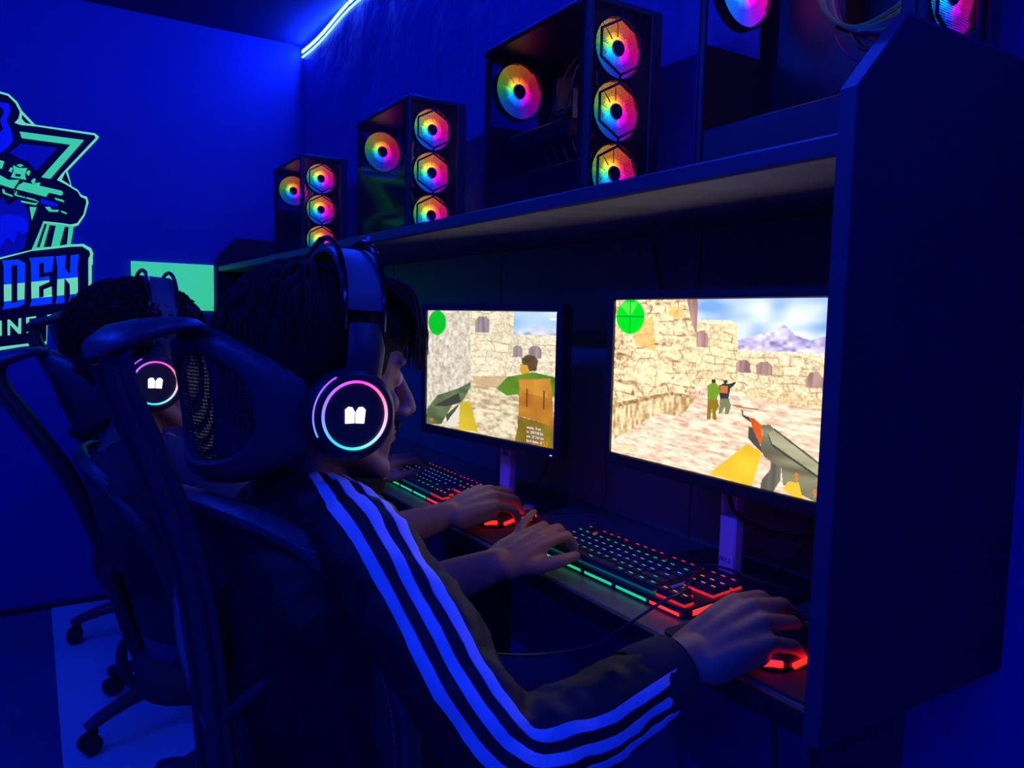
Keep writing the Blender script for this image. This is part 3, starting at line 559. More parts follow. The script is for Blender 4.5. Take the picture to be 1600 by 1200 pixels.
def paint_near(w=400, h=244):
    p = Pic(w, h); D = PIC_NEAR
    g1 = vnoise(h, w, 95, 22, 3); g2 = vnoise(h, w, 120, 60, 4); gr = np.clip(0.6*g1+0.4*g2, 0, 1)
    p.fill(np.ones((h, w), bool), (255, 232, 204), (204, 156, 128), np.clip((gr-0.28)*1.7, 0, 1))
    cl = np.clip((vnoise(h, w, 9, 6, 5)*0.6 + vnoise(h, w, 20, 14, 6)*0.4 - 0.3)*2.2, 0, 1)
    p.fill(D['sky'], (236, 244, 255), (120, 165, 232), cl)
    p.fill(D['mount'], (240, 230, 250), (128, 116, 182), np.clip((.6*vnoise(h, w, 30, 26, 8)+.5*vnoise(h, w, 70, 60, 9)-0.25)*1.5, 0, 1))
    p.fill(D['fwall'], (255, 238, 196), (166, 124, 78), stones(p, 11, 26, 18)); p.fill(D['ftop'], (255, 246, 214), (196, 160, 110), stones(p, 19, 60, 50))
    p.fill(D['tower'], (255, 238, 190), (166, 122, 72), stones(p, 12, 22, 16)); p.fill(D['towertop'], (255, 248, 215), (205, 170, 120), stones(p, 20, 60, 50))
    lw = np.clip(stones(p, 13, 14, 10)*0.75 + 0.55*(vnoise(h, w, 60, 50, 17)-0.5), 0, 1)
    p.fill(D['lwall'], (255, 236, 188), (150, 100, 52), np.clip(lw*1.25, 0, 1)); p.fill(D['slab1'], (244, 206, 128), (200, 150, 80), lw); p.fill(D['slab2'], (240, 200, 125), (200, 150, 85), lw)
    p.fill(D['lowwall'], (255, 236, 186), (176, 136, 84), np.clip(vnoise(h, w, 22, 80, 14)*1.1-.1 + .35*vnoise(h, w, 90, 70, 15), 0, 1)); p.fill(D['lowedge'], (226, 190, 130), (120, 84, 48), vnoise(h, w, 60, 90, 18)); p.fill(D['lowR'], (250, 226, 176), (170, 128, 90), stones(p, 15, 50, 36))
    wd = vnoise(h, w, 8, 110, 21)
    for k in ('w1', 'w2', 'w3', 'w4', 'beam'): p.fill(D[k], (196, 158, 146), (138, 100, 96), wd)
    p.fill(D['shadow'], (170, 110, 90)); 
    (cu, cv), (ru, _), (_, rv) = D['radar']; m = p.ell((cu, cv), abs(ru-cu), abs(cv-rv)); p.a[m] = srgb((0, 212, 10))
    wm = p.mask(D['wedge']) & m; p.a[wm] = srgb((70, 226, 60)); p.a[m & (np.abs(p.V-cv) < .004)] = srgb((0, 150, 10)); p.a[m & (np.abs(p.U-cu) < .0025)] = srgb((0, 150, 10))
    p.fill(D['s2l'], (120, 125, 88)); p.fill(D['s2b'], (52, 52, 60)); p.fill(D['s2p'], (196, 112, 50)); p.fill(D['s2h'], (50, 50, 62))
    p.fill(D['s1l'], (142, 112, 22)); p.fill(D['s1b'], (112, 150, 36)); p.fill(D['s1h'], (58, 46, 32))
    p.fill(D['arm'], (244, 208, 60), (214, 170, 30), vnoise(h, w, 10, 10, 30)); p.fill(D['barrel'], (70, 66, 62)); p.fill(D['dk'], (78, 74, 66)); p.fill(D['hand'], (226, 100, 30), (190, 70, 14), wd)
    p.fill(D['mag'], (120, 116, 100), (78, 74, 64), vnoise(h, w, 4, 60, 31)); p.fill(D['rec'], (146, 140, 110), (96, 92, 72), vnoise(h, w, 30, 8, 32)); p.fill(D['rec2'], (186, 182, 148), (150, 146, 112), vnoise(h, w, 40, 10, 33)); q = D['rec2']; p.fill([q[0], q[4], q[3], (q[3][0], q[3][1]+.012), (q[4][0], q[4][1]+.014), (q[0][0], q[0][1]+.012)], (70, 66, 54)); q = D['rec'];  p.fill([(q[2][0], q[2][1]-.004), q[3], (q[3][0], q[3][1]+.01), (q[2][0], q[2][1]+.008)], (84, 80, 66)); p.fill(D['arm2'], (232, 186, 52))
    return p
def paint_far(w=280, h=196):
    p = Pic(w, h); D = PIC_FAR
    gr = np.clip(0.6*vnoise(h, w, 50, 20, 43)+0.4*vnoise(h, w, 70, 60, 44), 0, 1)
    p.fill(np.ones((h, w), bool), (242, 230, 196), (170, 140, 100), np.clip((gr-0.3)*1.7, 0, 1))
    p.fill(D['path'], (222, 196, 150), (184, 152, 110), gr)
    p.fill(D['sky'], (216, 234, 250), (140, 184, 232), vnoise(h, w, 12, 6, 45)); p.fill(D['mount'], (236, 240, 250), (150, 158, 190), vnoise(h, w, 30, 20, 46))
    p.fill(D['fwall'], (252, 242, 214), (184, 164, 126), stones(p, 51, 24, 18)); p.fill(D['tower'], (252, 242, 212), (182, 162, 120), stones(p, 52, 16, 12))
    sl = np.clip(vnoise(h, w, 26, 60, 53)*0.6 + vnoise(h, w, 70, 70, 54)*0.5 - 0.1, 0, 1); p.fill(D['lwall'], (246, 240, 224), (168, 146, 116), sl)
    wd = vnoise(h, w, 6, 90, 55)
    for k in ('w1', 'w2', 'w3'): p.fill(D[k], (176, 158, 160), (130, 112, 118), wd)
    (cu, cv), (ru, _), (_, rv) = D['radar']; m = p.ell((cu, cv), abs(ru-cu), abs(cv-rv)); p.a[m] = srgb((10, 190, 20))
    p.fill(D['pants'], (150, 124, 30), (108, 90, 20), vnoise(h, w, 20, 20, 56)); p.fill(D['shirt'], (108, 156, 34), (70, 112, 20), vnoise(h, w, 14, 12, 57)); p.fill(D['arm2'], (92, 140, 30))
    p.fill(D['pack'], (202, 136, 40), (168, 104, 26), vnoise(h, w, 16, 16, 58)); p.fill(D['packflap'], (214, 152, 52), (184, 120, 34), vnoise(h, w, 16, 16, 59))
    x0, y0 = D['packflap'][0]; 
    for k in (0.25, 0.72): p.a[(np.abs(p.U-(x0+k*.24)) < .006) & (np.abs(p.V-(y0+.13)) < .07)] = srgb((120, 70, 20))
    p.fill(D['face'], (214, 160, 46)); p.fill(D['hair'], (104, 82, 44), (76, 60, 34), vnoise(h, w, 30, 30, 60))
    p.fill(D['rifle'], (112, 128, 84), (70, 84, 56), vnoise(h, w, 30, 16, 61)); p.fill(D['rifled'], (60, 66, 52)); p.fill(D['mag'], (74, 80, 62)); p.fill(D['sleeve'], (226, 222, 206)); p.fill(D['arm'], (226, 200, 50), (190, 160, 30), vnoise(h, w, 10, 10, 62))
    p.fill(D['ticon'], (250, 250, 250))
    return p
def screen_mesh(name, pic, W, H, strength):
    h, w = pic.h, pic.w; bl = pic.a
    vs = np.zeros((h, w, 3)); vs[:, :, 0] = (np.arange(w)/(w-1)-0.5)[None, :]*W; vs[:, :, 2] = (0.5-np.arange(h)/(h-1))[:, None]*H
    i = np.arange(h*w).reshape(h, w); f = np.stack([i[:-1, :-1], i[1:, :-1], i[1:, 1:], i[:-1, 1:]], -1).reshape(-1, 4)
    me = bpy.data.meshes.new(name); me.from_pydata(vs.reshape(-1, 3).tolist(), [], f.tolist())
    at = me.color_attributes.new('picture', 'FLOAT_COLOR', 'POINT')
    at.data.foreach_set('color', np.concatenate([bl.reshape(-1, 3), np.ones((h*w, 1))], 1).astype(np.float32).ravel())
    me.materials.append(attr_screen(name+'_glow', strength)); me.update()
    return me

def words(txt, size, m, align='LEFT'):
    """flat lettering as a mesh in the xz plane, facing -y"""
    cu = bpy.data.curves.new('words', 'FONT'); cu.body = txt; cu.size = size; cu.align_x = align; cu.resolution_u = 3; cu.extrude = .0001
    o = bpy.data.objects.new('words', cu); COL.objects.link(o)
    me = bpy.data.meshes.new_from_object(o.evaluated_get(bpy.context.evaluated_depsgraph_get()))
    bpy.data.objects.remove(o); bpy.data.curves.remove(cu)
    me.transform(Matrix.Rotation(pi/2, 4, 'X')); me.materials.clear(); me.materials.append(m)
    return me

# ================================================================== monitors
def monitor(label, loc, rotz, pic, strength, group, zc, tilt=0.0, sw=0.435, sh=0.264, gap=0.075, texts=()):
    t = thing('monitor', label, 'monitor', loc, rotz, group)
    T = Matrix.Translation((0, -gap, zc)) @ Matrix.Rotation(tilt, 4, 'X')
    W, H, b, bb = sw/2, sh/2, 0.016, 0.020
    mb = MB()
    mb.box((-W-b, 0, H), (W+b, .022, H+b), .002); mb.box((-W-b, 0, -H-bb), (W+b, .022, -H), .002)
    mb.box((-W-b, 0, -H+.0001), (-W, .022, H-.0001), .0015); mb.box((W, 0, -H+.0001), (W+b, .022, H-.0001), .0015)
    part('bezel', mb.xf(T), M_plastic, t, smooth=False)
    mb = MB()
    mb.box((-W-b+.002, .0225, -H-bb+.002), (W+b-.002, .034, H+b-.002), .004); mb.loft([superell((0, .034, 0), W*.75, H*.75, 4, 28, uy=Vector((0,0,1))), superell((0, .056, -.01), W*.5, H*.5, 4, 28, uy=Vector((0,0,1)))])
    part('back_shell', mb.xf(T), M_plastic2, t)
    s = link('screen', screen_mesh('screen', pic, sw, sh, strength), t)
    s.matrix_local = T @ Matrix.Translation((0, .006, 0)); s['label'] = 'lit screen showing a desert town shooting game'
    for k, (txt, u, v, size, colr, st) in enumerate(texts):
        q = link('screen_text', words(txt, size, mat('screen_text_%d_%d_%d' % tuple(int(c*99) for c in colr), colr, .5, emis=colr, strength=st)), s)
        q.location = ((u-.5)*sw, -.0004, (.5-v)*sh)
    mb = MB().box((-.0025, -.0012, -H-bb+.006), (.0025, .001, -H-bb+.0075)); mb.xf(T @ Matrix.Translation((W-.004, 0, 0)))
    part('power_light', mb, mat('power_white', (.8,.8,.8), .4, emis=(1, 1, 1), strength=1.0), t, smooth=False)
    # neck: two cheeks and a lower plate, so that the cable slot near the top is a real opening
    top = zc - 0.02
    mb = MB()
    mb.box((-.017, -.010, .012), (.017, .010, .105), .003)
    mb.box((-.017, -.010, .1045), (-.010, .010, top), .003); mb.box((.010, -.010, .1045), (.017, .010, top), .003)
    mb.box((-.010, .004, .1045), (.010, .010, top), .001)
    mb.box((-.017, -.030, top-.05), (.017, -.009, top), .003)
    nk = part('neck', mb, M_metal, t, label='silver neck with a cable slot')
    mb = MB()
    # maker's four-letter mark on the neck, 'DELL'
    x = -.012
    for ch in 'DELL':
        if ch == 'D':
            for q in (((x, .030), (x+.0012, .037)), ((x, .0362), (x+.004, .037)), ((x, .030), (x+.004, .0308)), ((x+.0036, .0308), (x+.0048, .0362))): mb.box((q[0][0], -.0106, q[0][1]), (q[1][0], -.0099, q[1][1]))
        if ch == 'E':
            for q in (((x, .030), (x+.0012, .037)), ((x, .0362), (x+.0045, .037)), ((x, .030), (x+.0045, .0308)), ((x, .0331), (x+.004, .0339))): mb.box((q[0][0], -.0106, q[0][1]), (q[1][0], -.0099, q[1][1]))
        if ch == 'L':
            for q in (((x, .030), (x+.0012, .037)), ((x, .030), (x+.0045, .0308))): mb.box((q[0][0], -.0106, q[0][1]), (q[1][0], -.0099, q[1][1]))
        x += .0063
    part('maker_mark', mb, mat('mark_grey', (.25, .2, .3), .5), nk, smooth=False)
    mb = MB().loft([superell((0, .01, 0), .120, .080, 5), superell((0, .01, .008), .120, .080, 5), superell((0, .01, .012), .114, .075, 5)])
    part('stand_base', mb, M_plastic2, t)
    return t
N_, F_ = PIC_NEAR, PIC_FAR
RED, ORA, YEL, WHT = (.62, .02, .05), (.80, .26, .01), (.85, .66, .12), (.95, .95, .95)
TX_NEAR = [('Friend : Fais', N_['txt'][0][0], N_['txt'][3][1]-.004, .0085, RED, 1.0), (': 100%', N_['txt'][1][0]-.062, N_['txt'][3][1]-.004, .0085, RED, 1.0),
           ('$', N_['g1'][0][0]-.012, N_['g1'][0][1]+.018, .015, ORA, 1.1), ('5', N_['g2'][0][0]-.012, N_['g2'][0][1]+.018, .015, ORA, 1.1), ('90', N_['g3'][0][0]-.028, N_['g3'][0][1]+.018, .016, ORA, 1.1), ('+ 100', N_['hp'][0][0]-.05, N_['hp'][0][1]+.015, .012, YEL, 1.1), ('0', N_['g4'][0][0]-.008, N_['g4'][0][1]+.012, .012, YEL, 1.1)]
TX_FAR = [('100', F_['t4'][0][0]-.045, F_['t4'][0][1]+.015, .011, ORA, 1.1), ('352', F_['t3'][0][0]-.035, F_['t3'][0][1]+.045, .015, ORA, 1.0), ('1', F_['t3'][0][0]-.085, F_['t3'][0][1]+.045, .015, ORA, 1.0)]
for i, tx in enumerate(('modes : 5 we', 'in : 230 7.42 k/s', 'out : 27 7.81 k/s', 'fps 0 choke : 0')): TX_FAR.append((tx, F_['t1'][0][0]+.0, F_['t1'][0][1]+.03+i*.034, .0075, WHT, 1.0))
monitor('bright near monitor by the end panel showing a rifle in a desert town', (-0.818, 0.930, DZ), 0.0, paint_near(), SCREEN_NEAR, 'monitors on the desk', 0.308, 0.0, texts=TX_NEAR)
monitor('far monitor behind the near player showing a soldier with backpack', (-1.4215, 0.889, DZ), rad(9.75), paint_far(), SCREEN_FAR, 'monitors on the desk', 0.2865, 0.0, sw=0.425, texts=TX_FAR)

# ================================================================== keyboards
KC = {'red': ((1.0, 0.03, 0.03), 1.5), 'green': ((0.02, 0.75, 0.28), .9), 'blue': ((0.10, 0.20, 1.0), 1.3), 'teal': ((0.05, 0.5, 0.5), .7), 'amber': ((1.0, 0.22, 0.05), 1.2)}
M_cap = mat('key_cap', (0.075, 0.072, 0.080), 0.36)
M_leg = {k: mat('legend_'+k, c, .5, emis=c, strength=s) for k, (c, s) in KC.items()}
M_bl = {k: mat('backlight_'+k, c, .5, emis=c, strength=s*(0.40 if k == 'red' else .08)) for k, (c, s) in KC.items()}
KEYMESH = {}
def key_mesh(w, colr):
    k = (w, colr)
    if k in KEYMESH: return KEYMESH[k]
    U = .0188; a = w*U/2-.0007; b = U/2-.0007
    mb = MB()
    r0 = [Vector((x, y, 0)) for x, y in ((-a,-b),(a,-b),(a,b),(-a,b))]; r1 = [Vector((x, y, .0085)) for x, y in ((-a+.0022,-b+.002),(a-.0022,-b+.002),(a-.0022,b-.0015),(-a+.0022,b-.0015))]
    mb.loft([r0, r1])
    lw = min(.0036, a-.004)
    mb.box((-lw, .0012, .0084), (lw, .0026, .0088), 0, 1)
    me = mb.mesh('key', [M_cap, M_leg[colr]], False)
    KEYMESH[k] = me
    return me
def keyboard(label, loc, rotz, group):
    t = thing('keyboard', label, 'keyboard', loc, rotz, group)
    L, D = .358, .132; U = .0188
    tl = Matrix.Rotation(rad(3.0), 4, 'X')
    mb = MB().loft([superell((0, 0, .0), L/2, D/2, 14, 32), superell((0, 0, .012), L/2, D/2, 14, 32), superell((0, 0, .0145), L/2-.002, D/2-.002, 14, 32)])
    part('base_plate', mb.xf(tl), M_plastic, t)
    rows = []
    rows.append(('red', 0, [(0,1)]+[(2+i,1) for i in range(4)]+[(6.5+i,1) for i in range(4)]+[(11+i,1) for i in range(4)]+[(15.25+i,1) for i in range(3)]))
    rows.append(('green', 1.25, [(i,1) for i in range(13)]+[(13,2)]+[(15.25+i,1) for i in range(3)]))
    rows.append(('blue', 2.25, [(0,1.5)]+[(1.5+i,1) for i in range(12)]+[(13.5,1.5)]+[(15.25+i,1) for i in range(3)]))
    rows.append(('blue', 3.25, [(0,1.75)]+[(1.75+i,1) for i in range(11)]+[(12.75,2.25)]))
    rows.append(('teal', 4.25, [(0,2.25)]+[(2.25+i,1) for i in range(10)]+[(12.25,2.75)]+[(16.25,1)]))
    rows.append(('green', 5.25, [(0,1.25),(1.25,1.25),(2.5,1.25),(3.75,6.25),(10,1.25),(11.25,1.25),(12.5,1.25),(13.75,1.25)]+[(15.25+i,1) for i in range(3)]))
    bls = {}
    for colr, yo, ks in rows:
        for x, w in ks:
            c = colr if x < 15 else ('red' if yo < 1 else 'amber')
            cx = (x+w/2-9.125)*U; cy = D/2-.010-(yo+.5)*U*1.0+.0035
            o = link('key', key_mesh(w, c), t); o.matrix_local = tl @ Matrix.Translation((cx, cy, .0185))
            zone = c if x < 15 else 'red'
            q = bls.setdefault(zone, MB()); q.box((cx-w*U/2+.0003, cy-U/2+.0003, .0146), (cx+w*U/2-.0003, cy+U/2-.0003, .0182 if zone != 'red' else .0184))
    for zone, q in bls.items():
        part('backlight', q.xf(tl), M_bl[zone], t, smooth=False)
    y0 = -D/2-.0012
    for a, b, c in ((-.17, -.115, 'green'), (-.105, -.045, 'green'), (-.035, .03, 'green'), (.04, .105, 'green'), (.112, .17, 'red')):
        part('light_bar', MB().box((a, y0, .004), (b, y0+.0013, .0085), .0005).xf(tl), mat('bar_'+c, KC[c][0], .5, emis=KC[c][0], strength=.8 if c == 'green' else 1.6), t, smooth=False)
    for a, b in ((.02, .06), (-.05, -.01)):
        part('light_bar', MB().box((L/2-.0002, a, .004), (L/2+.0012, b, .012), .0005).xf(tl), mat('bar_red', KC['red'][0], .5, emis=KC['red'][0], strength=2.2), t, smooth=False)
    return t
keyboard('glowing mechanical keyboard under the near player hand, by the bright monitor', (-0.908, 0.804, DZ+.0035), rad(1.5), 'mechanical keyboards')
keyboard('glowing mechanical keyboard before the far monitor, beyond the striped jacket', (-1.612, 0.800, DZ+.0035), rad(-1.0), 'mechanical keyboards')

# mouse pads and mice
def pad(label, x0, x1, y0, y1):
    mb = MB().loft([superell(((x0+x1)/2, (y0+y1)/2, DZ), (x1-x0)/2, (y1-y0)/2, 18, 40), superell(((x0+x1)/2, (y0+y1)/2, DZ+.003), (x1-x0)/2, (y1-y0)/2, 18, 40)])
    return single('mouse_pad', mb, M_pad, label, 'mouse pad', 'mouse pads')
pad('black cloth mouse pad at the desk edge against the end panel', -0.718, -0.490, 0.690, 0.900)
pad('black cloth mouse pad between the two keyboards', -1.415, -1.105, 0.690, 0.860)
def mouse(label, loc, rotz, shellcol, tipcol):
    t = thing('mouse', label, 'mouse', loc, rotz, 'gaming mice')
    rings = []
    for y, w, h in ((-.060,.014,.008),(-.056,.024,.018),(-.045,.030,.030),(-.025,.032,.037),(0,.030,.038),(.022,.029,.034),(.042,.030,.026),(.054,.027,.018),(.058,.018,.011)):
        rings.append([Vector((w*cos(2*pi*j/20)*(1.0 if sin(2*pi*j/20) < 0 else 0.92), y, .004 + max(0, h*sin(2*pi*j/20))*.98 + (0.0 if sin(2*pi*j/20) > 0 else .001))) for j in range(20)])
    part('shell', MB().loft(rings), shellcol, t)
    part('skid_base', MB().loft([superell((0, -.002, 0), .028, .055, 3), superell((0, -.002, .005), .031, .058, 3)]), M_plastic, t)
    part('scroll_wheel', MB().lathe([(.004,-.004),(.010,-.004),(.010,.004),(.004,.004)], 16, Matrix.Translation((0, .03, .030)) @ Matrix.Rotation(pi/2, 4, 'Y')), M_rubber, t)
    rm = mat('mouse_red', (1, .05, .03), .4, emis=(1, .012, .008), strength=3.0)
    for s in (-1, 1):
        part('side_light', MB().tube([(s*.0315, -.03, .008), (s*.0335, -.01, .013), (s*.0325, .015, .012), (s*.0315, .035, .008)], .0035, 8), rm, t)
        part('side_light', MB().tube([(s*.012, -.0615, .010), (s*.022, -.0575, .013), (s*.029, -.046, .012)], .004, 8), rm, t)
        part('button', MB().loft([superell((s*.0135, .03, .026), .0115, .024, 4), superell((s*.0135, .03, .031), .0105, .022, 4)]), tipcol, t)
    part('front_light', MB().box((-.02, .0565, .006), (.02, .060, .012), .001), rm, t)
    return t
M_palewhite = mat('pale_plastic', (0.6, 0.6, 0.65), .35)
mouse('red lit mouse under the hand beside the end panel', (-0.578, 0.772, DZ+.003), rad(-4), M_plastic, M_plastic)
mouse('red lit mouse with pale buttons between the two keyboards', (-1.262, 0.790, DZ+.003), rad(6), M_plastic, M_palewhite)

# ================================================================== computers on the shelf
FANM = fan_mat('rgb_fan')
FRAME_RING = {}
def fan_blades():
    mb = MB()
    N = 9
    for k in range(N):
        a0 = 2*pi*k/N
        rows = []
        for r in (.0145, .024, .034, .043, .0485):
            row = []
            for s in np.linspace(0, 1, 6):
                ang = a0 + (s*1.10 + (r-.0145)*6.0)*2*pi/N
                row.append((-.003 + .006*s, r*cos(ang), r*sin(ang)))
            rows.append(row)
        vs = [p for r in rows for p in r] + [(p[0]+.0012, p[1], p[2]) for r in rows for p in r]; fs = []
        n0 = len(rows)*6
        for i in range(len(rows)-1):
            for j in range(5):
                a, b, c, d = i*6+j, i*6+j+1, (i+1)*6+j+1, (i+1)*6+j
                fs += [(a,b,c,d), (n0+a, n0+d, n0+c, n0+b)]
        for i in range(len(rows)-1):
            for j in (0, 5): a, d = i*6+j, (i+1)*6+j; fs.append((a, d, n0+d, n0+a))
        for j in range(5):
            for i in (0, len(rows)-1): a, b = i*6+j, i*6+j+1; fs.append((a, b, n0+b, n0+a))
        mb.add(vs, fs)
    return mb
FAN_ME = fan_blades().mesh('fan', FANM, True, 60)
AX = Matrix.Rotation(pi/2, 4, 'Y')
HUB_ME = MB().lathe([(0,-.007),(.0125,-.007),(.0135,-.005),(.0135,.005),(.0125,.0075),(0,.0085)], 24, AX).mesh('fan_hub', mat('hub_grey', (.10,.10,.12), .5))
RIM_ME = MB().lathe([(.0495,-.008),(.0525,-.008),(.0525,.008),(.0495,.008)], 36, AX, closed=True).mesh('fan_rim', mat('rim_black', (.02,.02,.022), .4))
GLOW_ME = MB().lathe([(.0138,.0030),(.0175,.0030),(.0175,.0055),(.0138,.0055)], 32, AX, closed=True).mesh('fan_light_ring', FANM)
def add_fan(t, loc):
    f = link('fan', FAN_ME, t, loc); link('fan_hub', HUB_ME, f); link('fan_rim', RIM_ME, f); link('fan_light_ring', GLOW_ME, f)
    return f
M_case = mat('case_steel', (0.028, 0.028, 0.036), 0.42, bump=(70, 0.05, 0.001))
M_inner = mat('case_inside', (0.03, 0.03, 0.035), 0.5, var=(20, .3))
M_pcb = mat('circuit_board', (0.012, 0.03, 0.028), 0.45, var=(60, .5))
M_cableg = mat('cable_grey', (0.30, 0.28, 0.27), 0.5); M_cabley = mat('cable_yellow', (0.95, 0.70, 0.12), 0.4); M_cabler = mat('cable_red', (0.5, 0.05, 0.12), .5); M_cablek = mat('cable_black', (0.03,.03,.035), .5)
def computer(label, loc, glass=True, rotz=0.0):
    L, W, H = .335, .155, .336
    t = thing('computer_tower', label, 'computer', loc, rotz, 'computers on the shelf')
    mb = MB()
    mb.box((0, 0, .012), (L-.012, W, .020), .001); mb.box((0, 0, H-.010), (L-.012, W, H), .002)      # floor, roof
    mb.box((0, W-.004, .020), (L-.012, W, H-.010), .001)                                               # far side
    mb.box((0, .0, .020), (.004, .010, H-.01)); mb.box((0, W-.03, .020), (.004, W-.004, H-.01)); mb.box((0, .01, .020), (.004, W-.03, .19)); mb.box((0, .01, .312), (.004, W-.03, H-.01))
    mb.box((L-.030, 0, .020), (L-.012, .010, H-.010), .001)
    mb.box((0.001, 0, .020), (.012, .006, H-.010), .001)
    part('case', mb, M_case, t, smooth=False)
    part('power_supply_shroud', MB().box((.006, .004, .0205), (L-.03, W-.005, .078), .002), M_case, t, smooth=False)
    for x in (.03, L-.05):
        for y in (.02, W-.02): part('foot', MB().lathe([(.010, 0), (.011, .003), (.011, .0119)], 14, Matrix.Translation((x, y, 0))), M_rubber, t)
    # front: frame, grille, honeycomb bars, three fans
    mb = MB(); f0, f1 = L-.0118, L
    mb.box((f0, 0, .012), (f1, .008, H), .002); mb.box((f0, W-.024, .012), (f1, W, H), .002); mb.box((f0, .0081, H-.012), (f1, W-.0241, H), .002); mb.box((f0, .0081, .012), (f1, W-.0241, .018), .002)
    part('front_frame', mb, M_case, t, smooth=False)
    part('front_grille', MB().box((L-.0045, .0081, .0181), (L-.0042, W-.0241, H-.0121)), M_grille, t, smooth=False)
    zs = (.057, .160, .263); yc = .067
    mb = MB()
    for z in zs:
        hx = [(yc + .049*cos(rad(90+60*k))*0.98, z + .045*sin(rad(90+60*k))) for k in range(6)]
        for k in range(6):
            (a, b), (c, d) = hx[k], hx[(k+1) % 6]
            a, c = min(max(a, .010), W-.026), min(max(c, .010), W-.026)
            mb.tube([(L-.003, a, b), (L-.003, c, d)], .0022, 6)
    for z in (.1085, .2115): mb.tube([(L-.003, yc, z-.0065), (L-.003, yc, z+.0065)], .0022, 6)
    mb.tube([(L-.003, yc, .308), (L-.003, yc, .322)], .0022, 6)
    part('honeycomb_bars', mb, M_case, t)
    for z in zs: add_fan(t, (L-.016, yc, z + (0 if glass else .010)))
    rf = add_fan(t, (.024, .060, .259 if glass else .268)); rf.scale = (1.0, 1.08, 1.08)
    if not glass: t.scale = (1.0, 1.0, 1.09)
    # inside
    part('mainboard', MB().box((.02, W-.010, .085), (.24, W-.0055, .315), .001), M_pcb, t, smooth=False)
    if glass:
        mb = MB().box((.105, .095, .205), (.160, W-.0105, .270), .004)
        for k in range(4): mb.box((.103, .098+k*.011, .203), (.162, .100+k*.011, .272))
        part('cooler', mb, M_inner, t, smooth=False)
    if glass:
        mb = MB().box((.02, .04, .135), (.225, .125, .170), .004); mb.lathe([(.006,0),(.03,0),(.03,.004),(.006,.004)], 20, Matrix.Translation((.075, .08, .1305))); mb.lathe([(.006,0),(.03,0),(.03,.004),(.006,.004)], 20, Matrix.Translation((.165, .08, .1305)))
        part('graphics_card', mb, M_inner, t, smooth=False)
    mb = MB()
    for k in range(2): mb.box((.145+k*.012, W-.05, .19), (.149+k*.012, W-.0105, .305), .001)
    part('memory_stick', mb, M_inner, t, smooth=False)
    if glass:
        part('glass_panel', MB().box((.0015, -.0045, .016), (L-.014, -.0008, H-.004), .001), M_glass, t, smooth=False)
        for x in (.008, L-.022):
            for z in (.026, H-.014): part('thumb_screw', MB().lathe([(.004, 0), (.0045, .004), (.003, .006)], 12, Matrix.Translation((x, -.0046, z)) @ Matrix.Rotation(pi/2, 4, 'X')), M_case, t)
        rng = random.Random(int(loc[0]*100))
        for k in range(4):
            x = .17+.03*k
            part('cable', MB().tube(spline([(x, .10, .30-.02*k), (x+.03, .05, .25), (x+.01+.01*k, .04, .19), (x-.05, .06, .13+.02*rng.random()), (x-.03, .07, .085)], 6), .0018, 6), M_cableg, t)
        part('tag', MB().box((.25, .03, .16), (.251, .055, .21), .0004), mat('tag_grey', (.3,.3,.34), .5), t, smooth=False)
    else:
        mb = MB().box((.235, .03, .225), (.315, .12, .232), .001); mb.box((.235, .03, .232), (.24, .12, .29), .001); mb.box((.235, .116, .232), (.315, .12, .29), .001)
        for k in range(3): mb.box((.25+.02*k, .032, .236), (.262+.02*k, .110, .250), .001)
        part('drive_cage', mb, M_steel, t, smooth=False)
        for k in range(6):
            d = .004*k
            p = spline([(.20+d*.6, .03+d, .300), (.178+d, .022+d, .245-d), (.19+d, .018+d, .185-d), (.235+d, .015, .150-d*.6), (.285, .018+d, .155-d), (.312, .03+d, .185-d)], 7)
            part('cable', MB().tube(p, .0022, 7), (M_cabley, M_cabley, M_cableg, M_cabley, M_cabler, M_cablek)[k], t)
        for k in range(4):
            p = spline([(.19+.02*k, .05, .16), (.22+.02*k, .03, .13), (.26+.015*k, .025, .105+.01*k), (.30, .04, .09)], 6)
            part('cable', MB().tube(p, .003, 7), (M_cabler, M_cablek, M_cabler, M_cablek)[k], t)
    return t
SZ = 1.3685
computer('computer tower on the shelf farthest back, next to the emblem wall', (-2.905, .78, SZ))
computer('computer tower on the shelf above the near player head', (-2.060, .78, SZ))
computer('glass sided computer tower on the shelf between both monitors', (-1.360, .78, SZ))
computer('open sided computer tower with yellow cables behind the end panel', (-0.826, .822, SZ), False)

